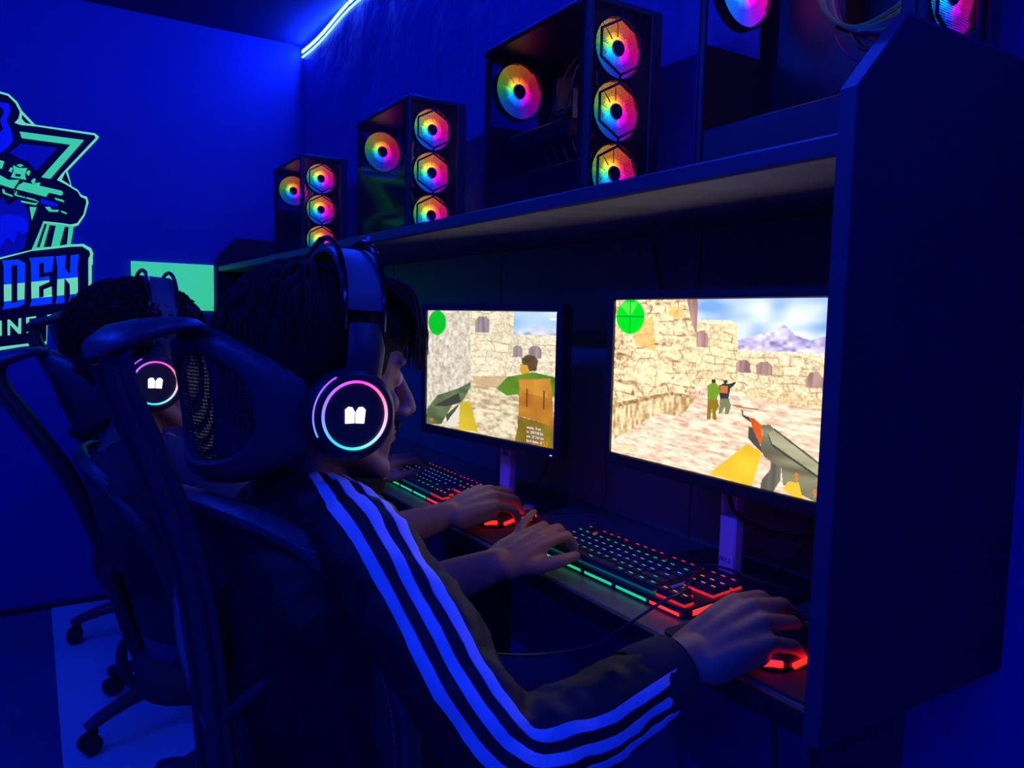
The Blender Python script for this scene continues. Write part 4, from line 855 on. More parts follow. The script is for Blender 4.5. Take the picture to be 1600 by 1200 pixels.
# ================================================================== office chairs
def chair(label, loc, rotz, base_rot, group='mesh back office chairs', zs=1.0, recline=0.0):
    t = thing('office_chair', label, 'chair', loc, rotz, group)
    t.scale = (1, 1, zs)
    for k in range(5):
        a = base_rot - rotz + 2*pi*k/5
        M = Matrix.Rotation(a - pi/2, 4, 'Z')
        mb = MB().tube([(0, .02, .115), (0, .10, .118), (0, .19, .108), (0, .26, .088), (0, .295, .072)], [(.022,.026),(.022,.026),(.019,.022),(.016,.019),(.015,.017)], 10)
        lg = part('leg', mb.xf(M), M_chair, t)
        mb = MB().tube([(0, .288, .075), (0, .288, .045)], .007, 8)
        R = Matrix.Translation((0, .288, .0295)) @ Matrix.Rotation(pi/2, 4, 'Y')
        for s in (-1, 1): mb.lathe([(.004, s*.005), (.023, s*.005), (.0255, s*.009), (.0255, s*.019), (.021, s*.023), (.004, s*.024)], 18, R)
        mb.tube([(-.02, .288, .0295), (-.0, .272, .058), (.02, .288, .0295)], .007, 8)
        part('caster', mb.xf(M), M_rubber, lg)
    part('gas_column', MB().lathe([(.034,.085),(.034,.14),(.026,.145),(.026,.30),(.016,.302),(.016,.41)], 20), M_chair, t)
    part('tilt_mechanism', MB().box((-.08, -.13, .400), (.08, .12, .445), .012), M_chair, t)
    rings = []
    for z, k in ((.440, .90), (.447, .985), (.468, 1.0), (.49, .98), (.502, .90), (.506, .6)):
        rings.append([p + Vector((0, 0, .010*(abs(p.x)/.24)**2 - .012*max(0, p.y/.24)**3)) for p in superell((0, .02, z), .245*k, .24*k, 4, 36)])
    part('seat', MB().loft(rings), M_chairfab, t)
    # spine that carries backrest and headrest, with the oval eye at its foot
    sp = spline([(0, -.10, .425), (0, -.165, .432), (0, -.195, .50), (0, -.208, .62), (0, -.218, .75), (0, -.240, .88), (0, -.280, 1.0), (0, -.312, 1.08), (0, -.322, 1.120), (0, -.315, 1.146)], 5)
    mb = MB().tube(sp, [(.013, .034)]*len(sp), 12, up=Vector((0,-1,0)))
    for s in (-1, 1): mb.tube([p + Vector((s*.022, -.012, 0)) for p in sp[4:-6]], .006, 6)
    part('spine', mb, M_chair, t)
    ov = [(0, -.205 + .030*cos(2*pi*k/20), .475 + .058*sin(2*pi*k/20)) for k in range(21)]
    part('spine_eye', MB().tube(ov, .011, 8, False), M_chair, t)
    # backrest: frame, woven net, solid border, stitching
    def back_pt(u, v):          # u -1..1 across, v 0..1 up
        wv = .205 + .030*sin(pi*min(1, v*1.05)) - .012*max(0, v-.8)/.2
        z = .505 + .425*v - .012*(abs(u)**2.2)*max(0, v-.55)/.45 + .016*(1-abs(u)**2)*max(0, (v-.7)/.3)
        y = -.145 - .075*v - .028*sin(pi*v)*(-1) + .050*abs(u)**2.2
        return Vector((u*wv, y, z))
    out = []
    for k in range(64):
        a = 2*pi*k/64; c, s = cos(a), sin(a); p = 5
        out.append((math.copysign(abs(c)**(2/p), c), .5+.5*math.copysign(abs(s)**(2/p), s)))
    loop = [back_pt(u, v) for u, v in out]; loop.append(loop[0])
    part('back_frame', MB().tube(loop, [(.015, .010)]*len(loop), 8, False, up=Vector((0,-1,0))), M_chair, t)
    def sheet(fn, nu, nv, th):
        vs = []; fs = []
        for q in (0, th):
            for j in range(nv+1):
                for i in range(nu+1): vs.append(fn(i/nu, j/nv) + Vector((0, q, 0)))
        N = (nu+1)*(nv+1)
        for j in range(nv):
            for i in range(nu):
                a = j*(nu+1)+i; fs += [(a, a+1, a+nu+2, a+nu+1), (N+a, N+a+nu+1, N+a+nu+2, N+a+1)]
        ed = [i for i in range(nu+1)] + [j*(nu+1)+nu for j in range(1, nv+1)] + [nv*(nu+1)+i for i in range(nu-1, -1, -1)] + [j*(nu+1) for j in range(nv-1, 0, -1)]
        for i in range(len(ed)): a, b = ed[i], ed[(i+1) % len(ed)]; fs.append((a, b, N+b, N+a))
        return MB().add(vs, fs)
    part('back_net', sheet(lambda u, v: back_pt((u*2-1)*.985, .02+.96*v), 18, 18, .0012), M_net, t)
    mb = MB(); inner = [(u*.76, .5+(v-.5)*.80) for u, v in out]; n = len(out)
    vs = [back_pt(*q) + Vector((0, -.0035, 0)) for q in out] + [back_pt(*q) + Vector((0, -.003, 0)) for q in inner] + [back_pt(*q) + Vector((0, -.001, 0)) for q in out] + [back_pt(*q) + Vector((0, -.001, 0)) for q in inner]
    fs = []
    for i in range(n):
        j = (i+1) % n; fs += [(i, j, n+j, n+i), (2*n+i, 3*n+i, 3*n+j, 2*n+j), (n+i, n+j, 3*n+j, 3*n+i), (i, 2*n+i, 2*n+j, j)]
    part('back_border', mb.add(vs, fs), M_chairfab, t)
    mb = MB()
    for k in range(58):
        q = back_pt(.955, .06+.88*k/58) + Vector((0, -.0125, 0)); q2 = back_pt(.955, .06+.88*(k+.55)/58) + Vector((0, -.0125, 0)); mb.tube([q, q2], .0009, 5)
        q = back_pt(-.9+1.8*k/58, .965) + Vector((0, -.0125, .004)); q2 = back_pt(-.9+1.8*(k+.5)/58, .965) + Vector((0, -.0125, .004)); mb.tube([q, q2], .0007, 5)
    st = part('stitching', mb, mat('stitch_grey', (.28, .28, .30), .7), t); st['kind'] = 'stuff'
    for s in (-1, 1):
        part('back_arm', MB().tube(spline([(0, -.212, .66), (s*.09, -.200, .74), (s*.17, -.160, .83), (s*.213, -.135, .885)], 5), [(.009, .016)]*16, 10), M_chair, t)
    # headrest: hooked carrier, deep ring frame, net
    def hr_pt(u, v):            # unit disc
        x = .106*u; z = 1.062 + .084*v - .006*abs(u)*v
        y = -.236 + .060*abs(u)**2 - .010*v + .012*v*v
        return Vector((x, y, z))
    ring = [(cos(2*pi*k/40), sin(2*pi*k/40)) for k in range(41)]
    sq = [(math.copysign(abs(a)**.8, a), math.copysign(abs(b)**.8, b)) for a, b in ring]
    # broad shell round the net: flat band with rounded rims
    rings = []
    for u, v in sq[:-1]:
        def bp(k, dy): return hr_pt(u*k, v*k) + Vector((0, dy, 0))
        rings.append([bp(.76, .004), bp(.78, -.008), bp(.83, -.013), bp(.96, -.016), bp(1.08, -.010), bp(1.13, .004), bp(1.10, .014), bp(.95, .010)])
    n = len(rings[0]); vs = [p for r in rings for p in r]; K = len(rings)
    fs = [(i*n+q, i*n+(q+1) % n, ((i+1) % K)*n+(q+1) % n, ((i+1) % K)*n+q) for i in range(K) for q in range(n)]
    hr = part('headrest_frame', MB().add(vs, fs), M_chair, t)
    vs = [hr_pt(0, 0)]; fs = []
    for r in range(1, 7):
        for k in range(40): u, v = sq[k]; vs.append(hr_pt(u*r/6*.80, v*r/6*.80))
    for k in range(40): fs.append((0, 1+k, 1+(k+1) % 40))
    for r in range(5):
        for k in range(40): a = 1+r*40; fs.append((a+k, a+40+k, a+40+(k+1) % 40, a+(k+1) % 40))
    N = len(vs); vs2 = [p + Vector((0, .0012, 0)) for p in vs]
    part('headrest_net', MB().add(vs+vs2, fs + [[N+i for i in f][::-1] for f in fs]), M_nethead, hr)
    mb = MB().loft([superell((0, y, z), w, h, 2.6, 20, uy=Vector((0, .25, 1)).normalized()) for y, z, w, h in ((-.350,1.128,.014,.006),(-.343,1.134,.034,.011),(-.322,1.145,.046,.014),(-.295,1.152,.046,.013),(-.268,1.157,.044,.010),(-.248,1.158,.044,.009),(-.234,1.152,.040,.007))])
    part('headrest_hook', mb, M_chair, t)
    if recline:             # the whole back leans about the tilt axle under the seat
        piv = Matrix.Translation((0, -.12, .43)); L = piv @ Matrix.Rotation(recline, 4, 'X') @ piv.inverted()
        for ch in t.children:
            if ch.name.split('.')[0] in ('spine', 'spine_eye', 'back_frame', 'back_net', 'back_border', 'stitching', 'back_arm', 'headrest_frame', 'headrest_hook'): ch.matrix_local = L
    return t
chair('near black mesh back office chair behind the striped jacket player', (-1.03, 0.385, 0.004), rad(18), rad(-60))
chair('second mesh back office chair, behind the curly haired player', (-1.69, 0.385, 0.004), rad(-6), rad(-80), zs=.97, recline=rad(10))
chair('empty office chair between the curly haired player and the farthest chair', (-2.33, 0.375, 0.004), rad(-12), rad(-68), recline=rad(4))
chair('farthest office chair, empty, nearest to the emblem wall', (-3.00, 0.395, 0.004), rad(4), rad(-94))

# ================================================================== people
from mathutils import noise as mnoise
def hand(mb, side, wrist, fwd, up, curl, spread, thumb, sc=1.0):
    """side +1 right hand (thumb at -x), -1 left; curl: per finger three bends in degrees"""
    f = Vector(fwd).normalized(); u = Vector(up); u = (u - f*u.dot(f)).normalized(); r = f.cross(u)
    W = Vector(wrist)
    def P(x, y, z): return W + (r*x*side + f*y + u*z)*sc
    mcp = [(-.027,.088,.002), (-.006,.093,.006), (.015,.088,.004), (.034,.077,-.003)]
    lens = [(.044,.026,.021), (.048,.030,.022), (.045,.028,.022), (.035,.021,.019)]
    rad0 = [.0100,.0102,.0096,.0084]
    for i in range(4):
        x, y, z = mcp[i]
        mb.chain([P(x*.55, .004, -.002), P(x*.8, y*.55, z*.6+.001), P(x, y, z)], [.0165*sc, .0140*sc, rad0[i]*1.18*sc])
        mb.chain([P(x*.6, .012, -.012), P(x*.95, y*.85, z-.012)], [.014*sc, .011*sc])
        a = 0.0; p = Vector((x, y, z)); q = [P(*p)]; s = rad(spread[i])
        for k in range(3):
            a += rad(curl[i][k]); L = lens[i][k]
            p = p + Vector((sin(s)*cos(a)*L, cos(s)*cos(a)*L, -sin(a)*L)); q.append(P(*p))
        R = rad0[i]*sc
        mb.chain(q, [R*1.05, R*.98, R*.90, R*.76])
    for i in range(3):
        a, b = mcp[i], mcp[i+1]; mb.capsule(P(a[0]*.95, a[1]*.86, a[2]-.004), P(b[0]*.95, b[1]*.86, b[2]-.004), .011*sc, .011*sc)
    tq = [P(*q) for q in thumb]
    mb.chain(tq, [.0165*sc, .0135*sc, .0108*sc, .0085*sc])
    mb.capsule(P(-.012,.02,-.01), P(-.022,.062,-.010), .014*sc, .012*sc)
    nails = []
    return nails
TH_REST = [(-.016,.022,-.010), (-.038,.056,-.020), (-.044,.088,-.026), (-.040,.114,-.030)]
TH_OUT = [(-.016,.022,-.010), (-.040,.052,-.018), (-.058,.084,-.020), (-.064,.112,-.024)]

def head_shape(mb, T):
    h = MB()
    h.ell((0, -.012, .046), (.075, .097, .087), nu=28, nv=18)
    secs = [(.085,.070,-.02,.052),(.068,.084,-.02,.060),(.050,.0905,-.02,.064),(.036,.0870,-.02,.065),(.020,.0800,-.02,.065),(.004,.0800,-.015,.064),(-.014,.0835,-.01,.061),(-.034,.0850,-.005,.057),(-.050,.0865,.0,.052),(-.066,.0840,.005,.047),(-.082,.0815,.010,.042),(-.097,.0820,.018,.034),(-.108,.0760,.028,.024),(-.113,.066,.036,.014)]
    rings = [superell((0, (a+b)/2, z), w, (a-b)/2, 2.5, 28) for z, a, b, w in secs]
    h.loft(rings)
    h.tube([(0,.082,.044),(0,.092,.026),(0,.101,.008),(0,.110,-.010),(0,.114,-.021),(0,.104,-.029)], [.006,.0075,.0085,.0105,.0115,.008], 10)
    for s in (-1, 1):
        h.ell((s*.0115, .0985, -.0245), (.0085,.011,.0075))
        h.ell((s*.034, .0745, .044), (.026,.013,.009))
        h.ell((s*.031, .0735, .0205), (.0175,.0115,.0105))
        h.ell((s*.046, .062, -.010), (.020,.016,.018))
        h.capsule((s*.060, -.004, -.045), (s*.026, .066, -.098), .017, .015)
        h.ell((s*.077, -.008, .0), (.009,.020,.032))
    h.ell((0, .0865, -.0485), (.022,.0095,.0062)); h.ell((0, .0850, -.0615), (.019,.0095,.0070)); h.ell((0, .0765, -.098), (.020,.0125,.013))
    mb.merge(h.xf(T))

def person(cfg):
    T = cfg['head']                                  # head frame, origin between the ear canals
    root = thing('person', cfg['label'], 'person', (cfg['hip'].x, cfg['hip'].y, 0.004), 0, None)
    b = MB()
    head_shape(b, T)
    nb = cfg['neck_base']
    b.chain([T @ Vector((0,-.022,.0)), T @ Vector((0,-.020,-.055)), nb, nb + Vector((0,-.01,-.05))], [.052,.050,.056,.07], 16)
    hip, chest = cfg['hip'], cfg['chest']
    ux = (cfg['shR'] - cfg['shL']).normalized(); uy = Vector((0,0,1)).cross(ux).normalized()
    def sec(c, a, d): return superell(c, a, d, 2.6, 28, ux, uy)
    mid = hip.lerp(chest, .5) + Vector((0, -.015, 0))
    b.loft([sec(hip + Vector((0,0,-.10)), .11, .09), sec(hip, .15, .11), sec(mid, .135, .095), sec(chest, .155, .10), sec(chest.lerp(nb, .55), .13, .085), sec(nb + Vector((0,0,-.01)), .06, .06)])
    for s in 'RL':
        sh, el, wr = cfg['sh'+s], cfg['el'+s], cfg['wr'+s]
        b.chain([chest.lerp(sh, .4) + Vector((0,0,.03)), sh, sh.lerp(el, .5), el], [.06,.052,.046,.040], 14)
        b.chain([el, el.lerp(wr, .3), el.lerp(wr, .7), wr], [.040,.042,.034,.0255], 14)
        H = cfg['hand'+s]
        hand(b, 1 if s == 'R' else -1, wr, H['fwd'], H['up'], H['curl'], H['spread'], H['thumb'], H.get('sc', 1.0))
        hj, kn, an = cfg['hj'+s], cfg['kn'+s], cfg['an'+s]
        b.chain([hj, hj.lerp(kn, .5), kn], [.080,.070,.052], 14); b.chain([kn, kn.lerp(an, .35), an], [.050,.050,.034], 14)
        b.chain([an, an + Vector((0,.05,-.045)), an + Vector((0,.14,-.06))], [.036,.036,.026], 12)
    me = bake_remesh(b, .0036, 5, .5)
    me.name = 'body'; me.materials.clear(); me.materials.append(M_skin)
    me.transform(Matrix.Translation(-Vector(root.location)))
    body = link('body', me, root)
    for s in (-1, 1):
        e = MB().ell((0,0,0), (.0115,)*3, nu=14, nv=10); e.xf(T @ Matrix.Translation((s*.031, .0765, .0205)))
        part('eye', e, M_eye, root, world=True)
        part('eyebrow', MB().tube([T @ Vector((s*.014,.0925,.040)), T @ Vector((s*.032,.0885,.046)), T @ Vector((s*.050,.074,.042))], [.003,.0038,.002], 6), M_hair, root, world=True)
    # trousers and shoes
    tr = MB()
    tr.loft([sec(hip + Vector((0,0,-.105)), .13, .11), sec(hip + Vector((0,0,-.03)), .17, .13), sec(hip + Vector((0,0,.05)), .165, .125)])
    for s in 'RL':
        hj, kn, an = cfg['hj'+s], cfg['kn'+s], cfg['an'+s]
        tr.chain([hj, hj.lerp(kn, .5), kn], [.092,.082,.066], 16); tr.chain([kn, kn.lerp(an, .4), an + Vector((0,0,.03))], [.066,.062,.052], 14)
    m2 = bake_remesh(tr, .008, 3); m2.materials.clear(); m2.materials.append(M_trouser); m2.transform(Matrix.Translation(-Vector(root.location))); link('trousers', m2, root)
    for s in 'RL':
        an = cfg['an'+s]; sh = MB()
        sh.loft([superell((an.x, an.y+.05, z), .048*k, .135*k, 2.6, 24) for z, k in ((.0045,.96),(.018,1.0),(.034,.97))] + [superell((an.x, an.y+.03, .062), .042, .10, 2.4, 24), superell((an.x, an.y, .095), .042, .05, 2.2, 24)])
        part('shoe', sh, M_rubber, root, world=True)
    return root, sec, mid

def jacket_mesh(cfg, sec, mid, full=True):
    j = MB(); hip, chest, nb = cfg['hip'], cfg['chest'], cfg['neck_base']
    j.loft([sec(hip + Vector((0,0,-.03)), .175, .135), sec(hip + Vector((0,0,.06)), .18, .135), sec(mid, .168, .125), sec(chest, .182, .128), sec(chest.lerp(nb, .5), .158, .112), sec(nb + Vector((0,0,-.005)), .075, .078)])
    for s in 'RL':
        sh, el, wr = cfg['sh'+s], cfg['el'+s], cfg['wr'+s]
        j.chain([nb.lerp(sh, .15) + Vector((0,-.01,-.03)), nb.lerp(sh, .6) + Vector((0,-.005,-.005)), sh], [.062,.060,.060], 18)
        if full:
            j.chain([sh, sh.lerp(el, .35), sh.lerp(el, .75), el], [.060,.058,.055,.055], 18)
            cf = cfg['cf'+s]
            j.chain([el, el.lerp(cf, .4), el.lerp(cf, .8), cf], [.055,.052,.047,.038], 18)
        else:
            j.chain([sh, sh.lerp(el, .35), sh.lerp(el, .62)], [.066,.064,.062], 18)
    return j

def wrinkle(me, amp, sc, seed=0.0):
    n = len(me.vertices); co = np.empty(n*3, np.float32); no = np.empty(n*3, np.float32)
    me.vertices.foreach_get('co', co); me.vertex_normals.foreach_get('vector', no)
    co = co.reshape(-1, 3); no = no.reshape(-1, 3); d = np.empty(n, np.float32)
    for i in range(n):
        p = Vector(co[i])*sc + Vector((seed, 0, 0)); d[i] = mnoise.noise(p) + .5*mnoise.noise(p*2.3)
    co += no*(d*amp)[:, None]; me.vertices.foreach_set('co', co.ravel()); me.update()

def strands(mb, roots, rng, r0=.004, seg=5):
    for pts in roots:
        q = spline(pts, seg); k = len(q)
        mb.tube(q, [max(.0004, r0*(1-(i/(k-1))**2.2)) for i in range(k)], 6)

# ---------------- the near player
TH1 = Matrix.Translation((-.953, .322, 1.080)) @ Matrix.Rotation(rad(-1), 4, 'Z') @ Matrix.Rotation(rad(-3.0), 4, 'X')
P1 = dict(label='player in black jacket with three white sleeve stripes, nearest the camera', head=TH1,
    neck_base=Vector((-.965,.300,.962)), chest=Vector((-.972,.318,.835)), hip=Vector((-.985,.375,.560)),
    shR=Vector((-.815,.322,.908)), elR=Vector((-.604,.392,.735)), wrR=Vector((-.606,.630,.797)), cfR=Vector((-.6056,.5900,.7866)),
    shL=Vector((-1.140,.330,.915)), elL=Vector((-1.120,.420,.705)), wrL=Vector((-.985,.598,.800)), cfL=Vector((-1.046,.518,.757)),
    hjR=Vector((-.90,.40,.545)), knR=Vector((-.86,.80,.505)), anR=Vector((-.86,.74,.085)),
    hjL=Vector((-1.07,.40,.545)), knL=Vector((-1.10,.80,.505)), anL=Vector((-1.11,.76,.085)),
    handR=dict(fwd=(.10,1,.34), up=(.22,-.25,1), curl=[(24,26,16),(26,28,18),(30,30,18),(34,30,18)], spread=[-3,1,5,10], thumb=TH_REST, sc=1.12),
    handL=dict(fwd=(-.22,1,.30), up=(.10,-.25,1), curl=[(12,52,32),(14,50,30),(10,46,28),(-14,10,8)], spread=[-6,0,6,16], thumb=TH_OUT))
r1, sec1, mid1 = person(P1)
jm = bake_remesh(jacket_mesh(P1, sec1, mid1), .0062, 6, .5); jm.update()
wrinkle(jm, .0065, 19.0); jm.update(); wrinkle(jm, .0026, 46.0, 3.0)
jm.materials.clear(); jm.materials.append(M_jacket); jm.update()
bvh = BVHTree.FromPolygons([v.co.copy() for v in jm.vertices], [tuple(p.vertices) for p in jm.polygons])
# the sleeve stripes follow the cloth from the collar over the shoulder to the cuff
angs = [(0, (12, 36, 60)), (.22, (6, 31, 56)), (.45, (-14, 11, 36)), (.60, (-16, 9, 34)), (.68, (-34, -9, 16)), (.80, (-52, -26, 0)), (1.0, (-52, -26, 0))]
def ang_at(t, k):
    for (a, x), (b, y) in zip(angs[:-1], angs[1:]):
        if t <= b: return x[k] + (y[k]-x[k])*(t-a)/(b-a)
    return angs[-1][1][k]
for S, VIEW, sg in (('R', Vector((.80, -.45, .40)), 1), ('L', Vector((-.80, -.45, .40)), -1)):
    nb, sh, el, cf = P1['neck_base'], P1['sh'+S], P1['el'+S], P1['cf'+S]
    cl = spline([nb.lerp(sh, .30), nb.lerp(sh, .7) + Vector((0,0,-.004)), sh + Vector((sg*.012,.004,-.012)), sh.lerp(el, .40), sh.lerp(el, .80), el + Vector((-sg*.004,.014,.010)), el.lerp(cf, .35), el.lerp(cf, .70), el.lerp(cf, .97)], 9)
    for k in range(3):
        rings = []; n = len(cl)
        for i, c in enumerate(cl):
            t = i/(n-1); a = (cl[min(i+1, n-1)] - cl[max(i-1, 0)]).normalized()
            v = (VIEW - a*VIEW.dot(a)).normalized(); s = v.cross(a)*sg
            ring = []
            for da in (-6.2, 0.0, 6.2):
                be = rad(ang_at(t, k) + da); d = (v*cos(be) + s*sin(be)).normalized()
                hit = bvh.ray_cast(c + d*.16, -d, .16)
                q = hit[0] if hit[0] is not None else c + d*.06
                nn = hit[1] if hit[0] is not None else d
                if nn.dot(d) < 0: nn = -nn
                ring.append((q, nn))
            rings.append([ring[0][0]+ring[0][1]*.0004, ring[0][0]+ring[0][1]*.0020, ring[1][0]+ring[1][1]*.0024, ring[2][0]+ring[2][1]*.0020, ring[2][0]+ring[2][1]*.0004, ring[1][0]])
        part('sleeve_stripe', MB().loft(rings), M_white, r1, world=True, label='white stripe down the sleeve')
jm.transform(Matrix.Translation(-Vector(r1.location)))
jo = link('jacket', jm, r1)
# cuffs and standing collar
for s in 'RL':
    el, cf = P1['el'+s], P1['cf'+s]; d = (cf-el).normalized()
    pts = [cf - d*.040, cf - d*.030, cf - d*.008, cf + d*.016, cf + d*.020, cf + d*.012]
    part('cuff', MB().tube(pts, [.0440,.0455,.0425,.0385,.0355,.0300], 24, False), M_rib, r1, world=True)
nb = P1['neck_base']; cax = (TH1 @ Vector((0,0,0)) - nb).normalized()
rings = []
for h, k in ((-.045, 1.14), (-.02, 1.03), (.002, .95), (.018, .95), (.020, .90), (.0, .89), (-.045, .98)):
    c = nb + cax*h + Vector((0, .012, 0)); ring = []
    for q in range(28):
        a = 2*pi*q/28; ring.append(c + Vector((.078*k*cos(a), .080*k*sin(a) + .012*(h > 0)*max(0, sin(a)), -.018*max(0, sin(a))*(1 if h > -.001 else 0) + .010*max(0, -sin(a))*(1 if h > -.001 else 0))))
    rings.append(ring)
part('collar', MB().loft(rings, caps=False), M_jacket, r1, world=True)
# hair with a swept fringe
rng = random.Random(5)
hb = MB()
hb.ell((0,-.020,.060), (.087,.112,.100), nu=28, nv=18); hb.ell((0,-.062,.010), (.074,.062,.075), nu=24, nv=14); hb.ell((0,-.055,.050), (.084,.086,.095), nu=24, nv=14); hb.ell((0, .044, .088), (.068,.062,.048), nu=24, nv=14)
hm = bake_remesh(hb.xf(TH1), .005, 3)
wrinkle(hm, .005, 30.0)
st = []
for k in range(210):
    x = rng.uniform(-.066, .072); yy = rng.uniform(.02, .070)
    tipx = x*1.10 + rng.uniform(-.010, .012); zt = rng.uniform(.030, .066); q = 1-min(1, abs(x)/.085)**2
    st.append([TH1 @ Vector(p) for p in ((x*.7, yy-.06, .152), (x*.95, yy+.005, .140), (x*1.05, .070+.040*q+rng.uniform(-.004,.006), .100), (tipx, .068+.050*q+rng.uniform(-.006,.008), zt))])
for k in range(420):
    a = rng.uniform(0, 2*pi); ph = rng.uniform(.35, 1.5)
    p0 = Vector((.084*cos(a)*sin(ph*.7), -.022+.108*sin(a)*sin(ph*.7), .060+.099*cos(ph*.7)))
    p1 = Vector((.093*cos(a)*sin(ph), -.026+.118*sin(a)*sin(ph), .060+.106*cos(ph)))
    ph2 = ph+.45; p2 = Vector((.093*cos(a+.12)*sin(ph2), -.028+.118*sin(a+.12)*sin(ph2), .058+.102*cos(ph2)))
    if p2.y > .05 and p2.z < .07: continue
    st.append([TH1 @ p for p in (p0, p1, p2 + Vector((rng.uniform(-.006,.006), rng.uniform(-.006,.006), rng.uniform(-.008,.004))))])
hs = MB(); strands(hs, st, rng, .0024)
hm.materials.clear(); hm.materials.append(M_hair); hm.transform(Matrix.Translation(-Vector(r1.location)))
ho = link('hair', hm, r1); 
so = part('hair_locks', hs, M_hair, r1, world=True); so['kind'] = 'stuff'
part('moustache', MB().tube([TH1 @ Vector(p) for p in ((-.022,.0885,-.047),(-.012,.0955,-.0405),(0,.0975,-.0395),(.012,.0955,-.0405),(.022,.0885,-.047))], [.0020,.0034,.0030,.0034,.0020], 7), M_hair, r1, world=True)

# ---------------- the second player, curly hair
TH2 = Matrix.Translation((-1.657, .190, 1.062)) @ Matrix.Rotation(rad(4), 4, 'Z') @ Matrix.Rotation(rad(-4), 4, 'X')
P2 = dict(label='curly haired player in dark t-shirt sitting behind the near player', head=TH2,
    neck_base=Vector((-1.657,.166,.912)), chest=Vector((-1.655,.220,.800)), hip=Vector((-1.675,.300,.575)),
    shR=Vector((-1.485,.220,.885)), elR=Vector((-1.290,.390,.745)), wrR=Vector((-1.245,.650,.812)),
    shL=Vector((-1.825,.220,.885)), elL=Vector((-1.860,.395,.735)), wrL=Vector((-1.695,.660,.803)),
    hjR=Vector((-1.59,.32,.565)), knR=Vector((-1.56,.72,.575)), anR=Vector((-1.56,.70,.085)),
    hjL=Vector((-1.76,.32,.565)), knL=Vector((-1.79,.72,.575)), anL=Vector((-1.79,.70,.085)),
    handR=dict(sc=1.12, fwd=(-.12,1,.24), up=(.14,-.25,1), curl=[(26,38,24),(26,42,24),(28,42,24),(30,40,22)], spread=[-6,-1,5,11], thumb=TH_REST),
    handL=dict(fwd=(-.12,1,.28), up=(.06,-.25,1), curl=[(12,46,28),(12,46,28),(12,44,26),(8,40,24)], spread=[-7,0,7,14], thumb=TH_OUT))
r2, sec2, mid2 = person(P2)
tm = bake_remesh(jacket_mesh(P2, sec2, mid2, False), .0075, 5, .5); wrinkle(tm, .003, 14.0)
tm.materials.clear(); tm.materials.append(M_tshirt); tm.transform(Matrix.Translation(-Vector(r2.location))); link('tshirt', tm, r2)
rng = random.Random(9)
hb = MB(); hb.ell((0,-.018,.068), (.104,.118,.098), nu=28, nv=18); hb.ell((0,-.062,.015), (.088,.066,.07), nu=24, nv=14); hb.ell((0,.040,.095), (.075,.066,.05), nu=20, nv=12)
hm = bake_remesh(hb.xf(TH2), .006, 2); wrinkle(hm, .008, 34.0)
hm.materials.clear(); hm.materials.append(M_hair); hm.transform(Matrix.Translation(-Vector(r2.location))); link('hair', hm, r2)
cu = MB()
for k in range(620):
    a = rng.uniform(0, 2*pi); ph = math.acos(rng.uniform(-.35, 1.0))
    d = Vector((cos(a)*sin(ph), sin(a)*sin(ph), cos(ph)))
    c = Vector((d.x*.108, -.018+d.y*.124, .066+d.z*.104))
    if c.y > .066 and c.z < .062: continue
    u, w = frame(d); R = rng.uniform(.006, .011); ph0 = rng.uniform(0, 6)
    cu.tube([TH2 @ (c + d*(.013*q/9-.004) + (u*cos(ph0+q*.9) + w*sin(ph0+q*.9))*R) for q in range(10)], [.0028*(1-.6*q/9) for q in range(10)], 5)
so = part('hair_curls', cu, M_hair, r2, world=True); so['kind'] = 'stuff'

# ================================================================== headsets
RINGM = None
def ring_mat():
    m = bpy.data.materials.new('headset_light'); m.use_nodes = True
    nt = m.node_tree; b = nt.nodes['Principled BSDF']; L = nt.links.new
    tc = nt.nodes.new('ShaderNodeTexCoord'); sp = nt.nodes.new('ShaderNodeSeparateXYZ'); L(tc.outputs['Object'], sp.inputs[0])
    at = nt.nodes.new('ShaderNodeMath'); at.operation = 'ARCTAN2'; L(sp.outputs['Z'], at.inputs[0]); L(sp.outputs['Y'], at.inputs[1])
    mr = nt.nodes.new('ShaderNodeMapRange'); mr.inputs[1].default_value = -pi; mr.inputs[2].default_value = pi; L(at.outputs[0], mr.inputs[0])
    cr = nt.nodes.new('ShaderNodeValToRGB'); e = cr.color_ramp
    stops = [(0.0, (.25,.22,1)), (.12, (.06,.5,.9)), (.25, (.02,.75,.62)), (.36, (.35,.7,.55)), (.5, (1,.42,.32)), (.62, (1,.16,.14)), (.73, (1,.04,.5)), (.85, (.5,.1,.95)), (1.0, (.25,.22,1))]
    e.elements[0].color = (*stops[0][1], 1); e.elements[1].color = (*stops[-1][1], 1)
    for p, c in stops[1:-1]: el = e.elements.new(p); el.color = (*c, 1)
    L(mr.outputs[0], cr.inputs[0]); L(cr.outputs[0], b.inputs['Emission Color']); b.inputs['Emission Strength'].default_value = 1.35
    return m
RINGM = ring_mat()
M_logow = mat('logo_white', (.9,.9,.9), .4, emis=(1, .86, .98), strength=2.0)
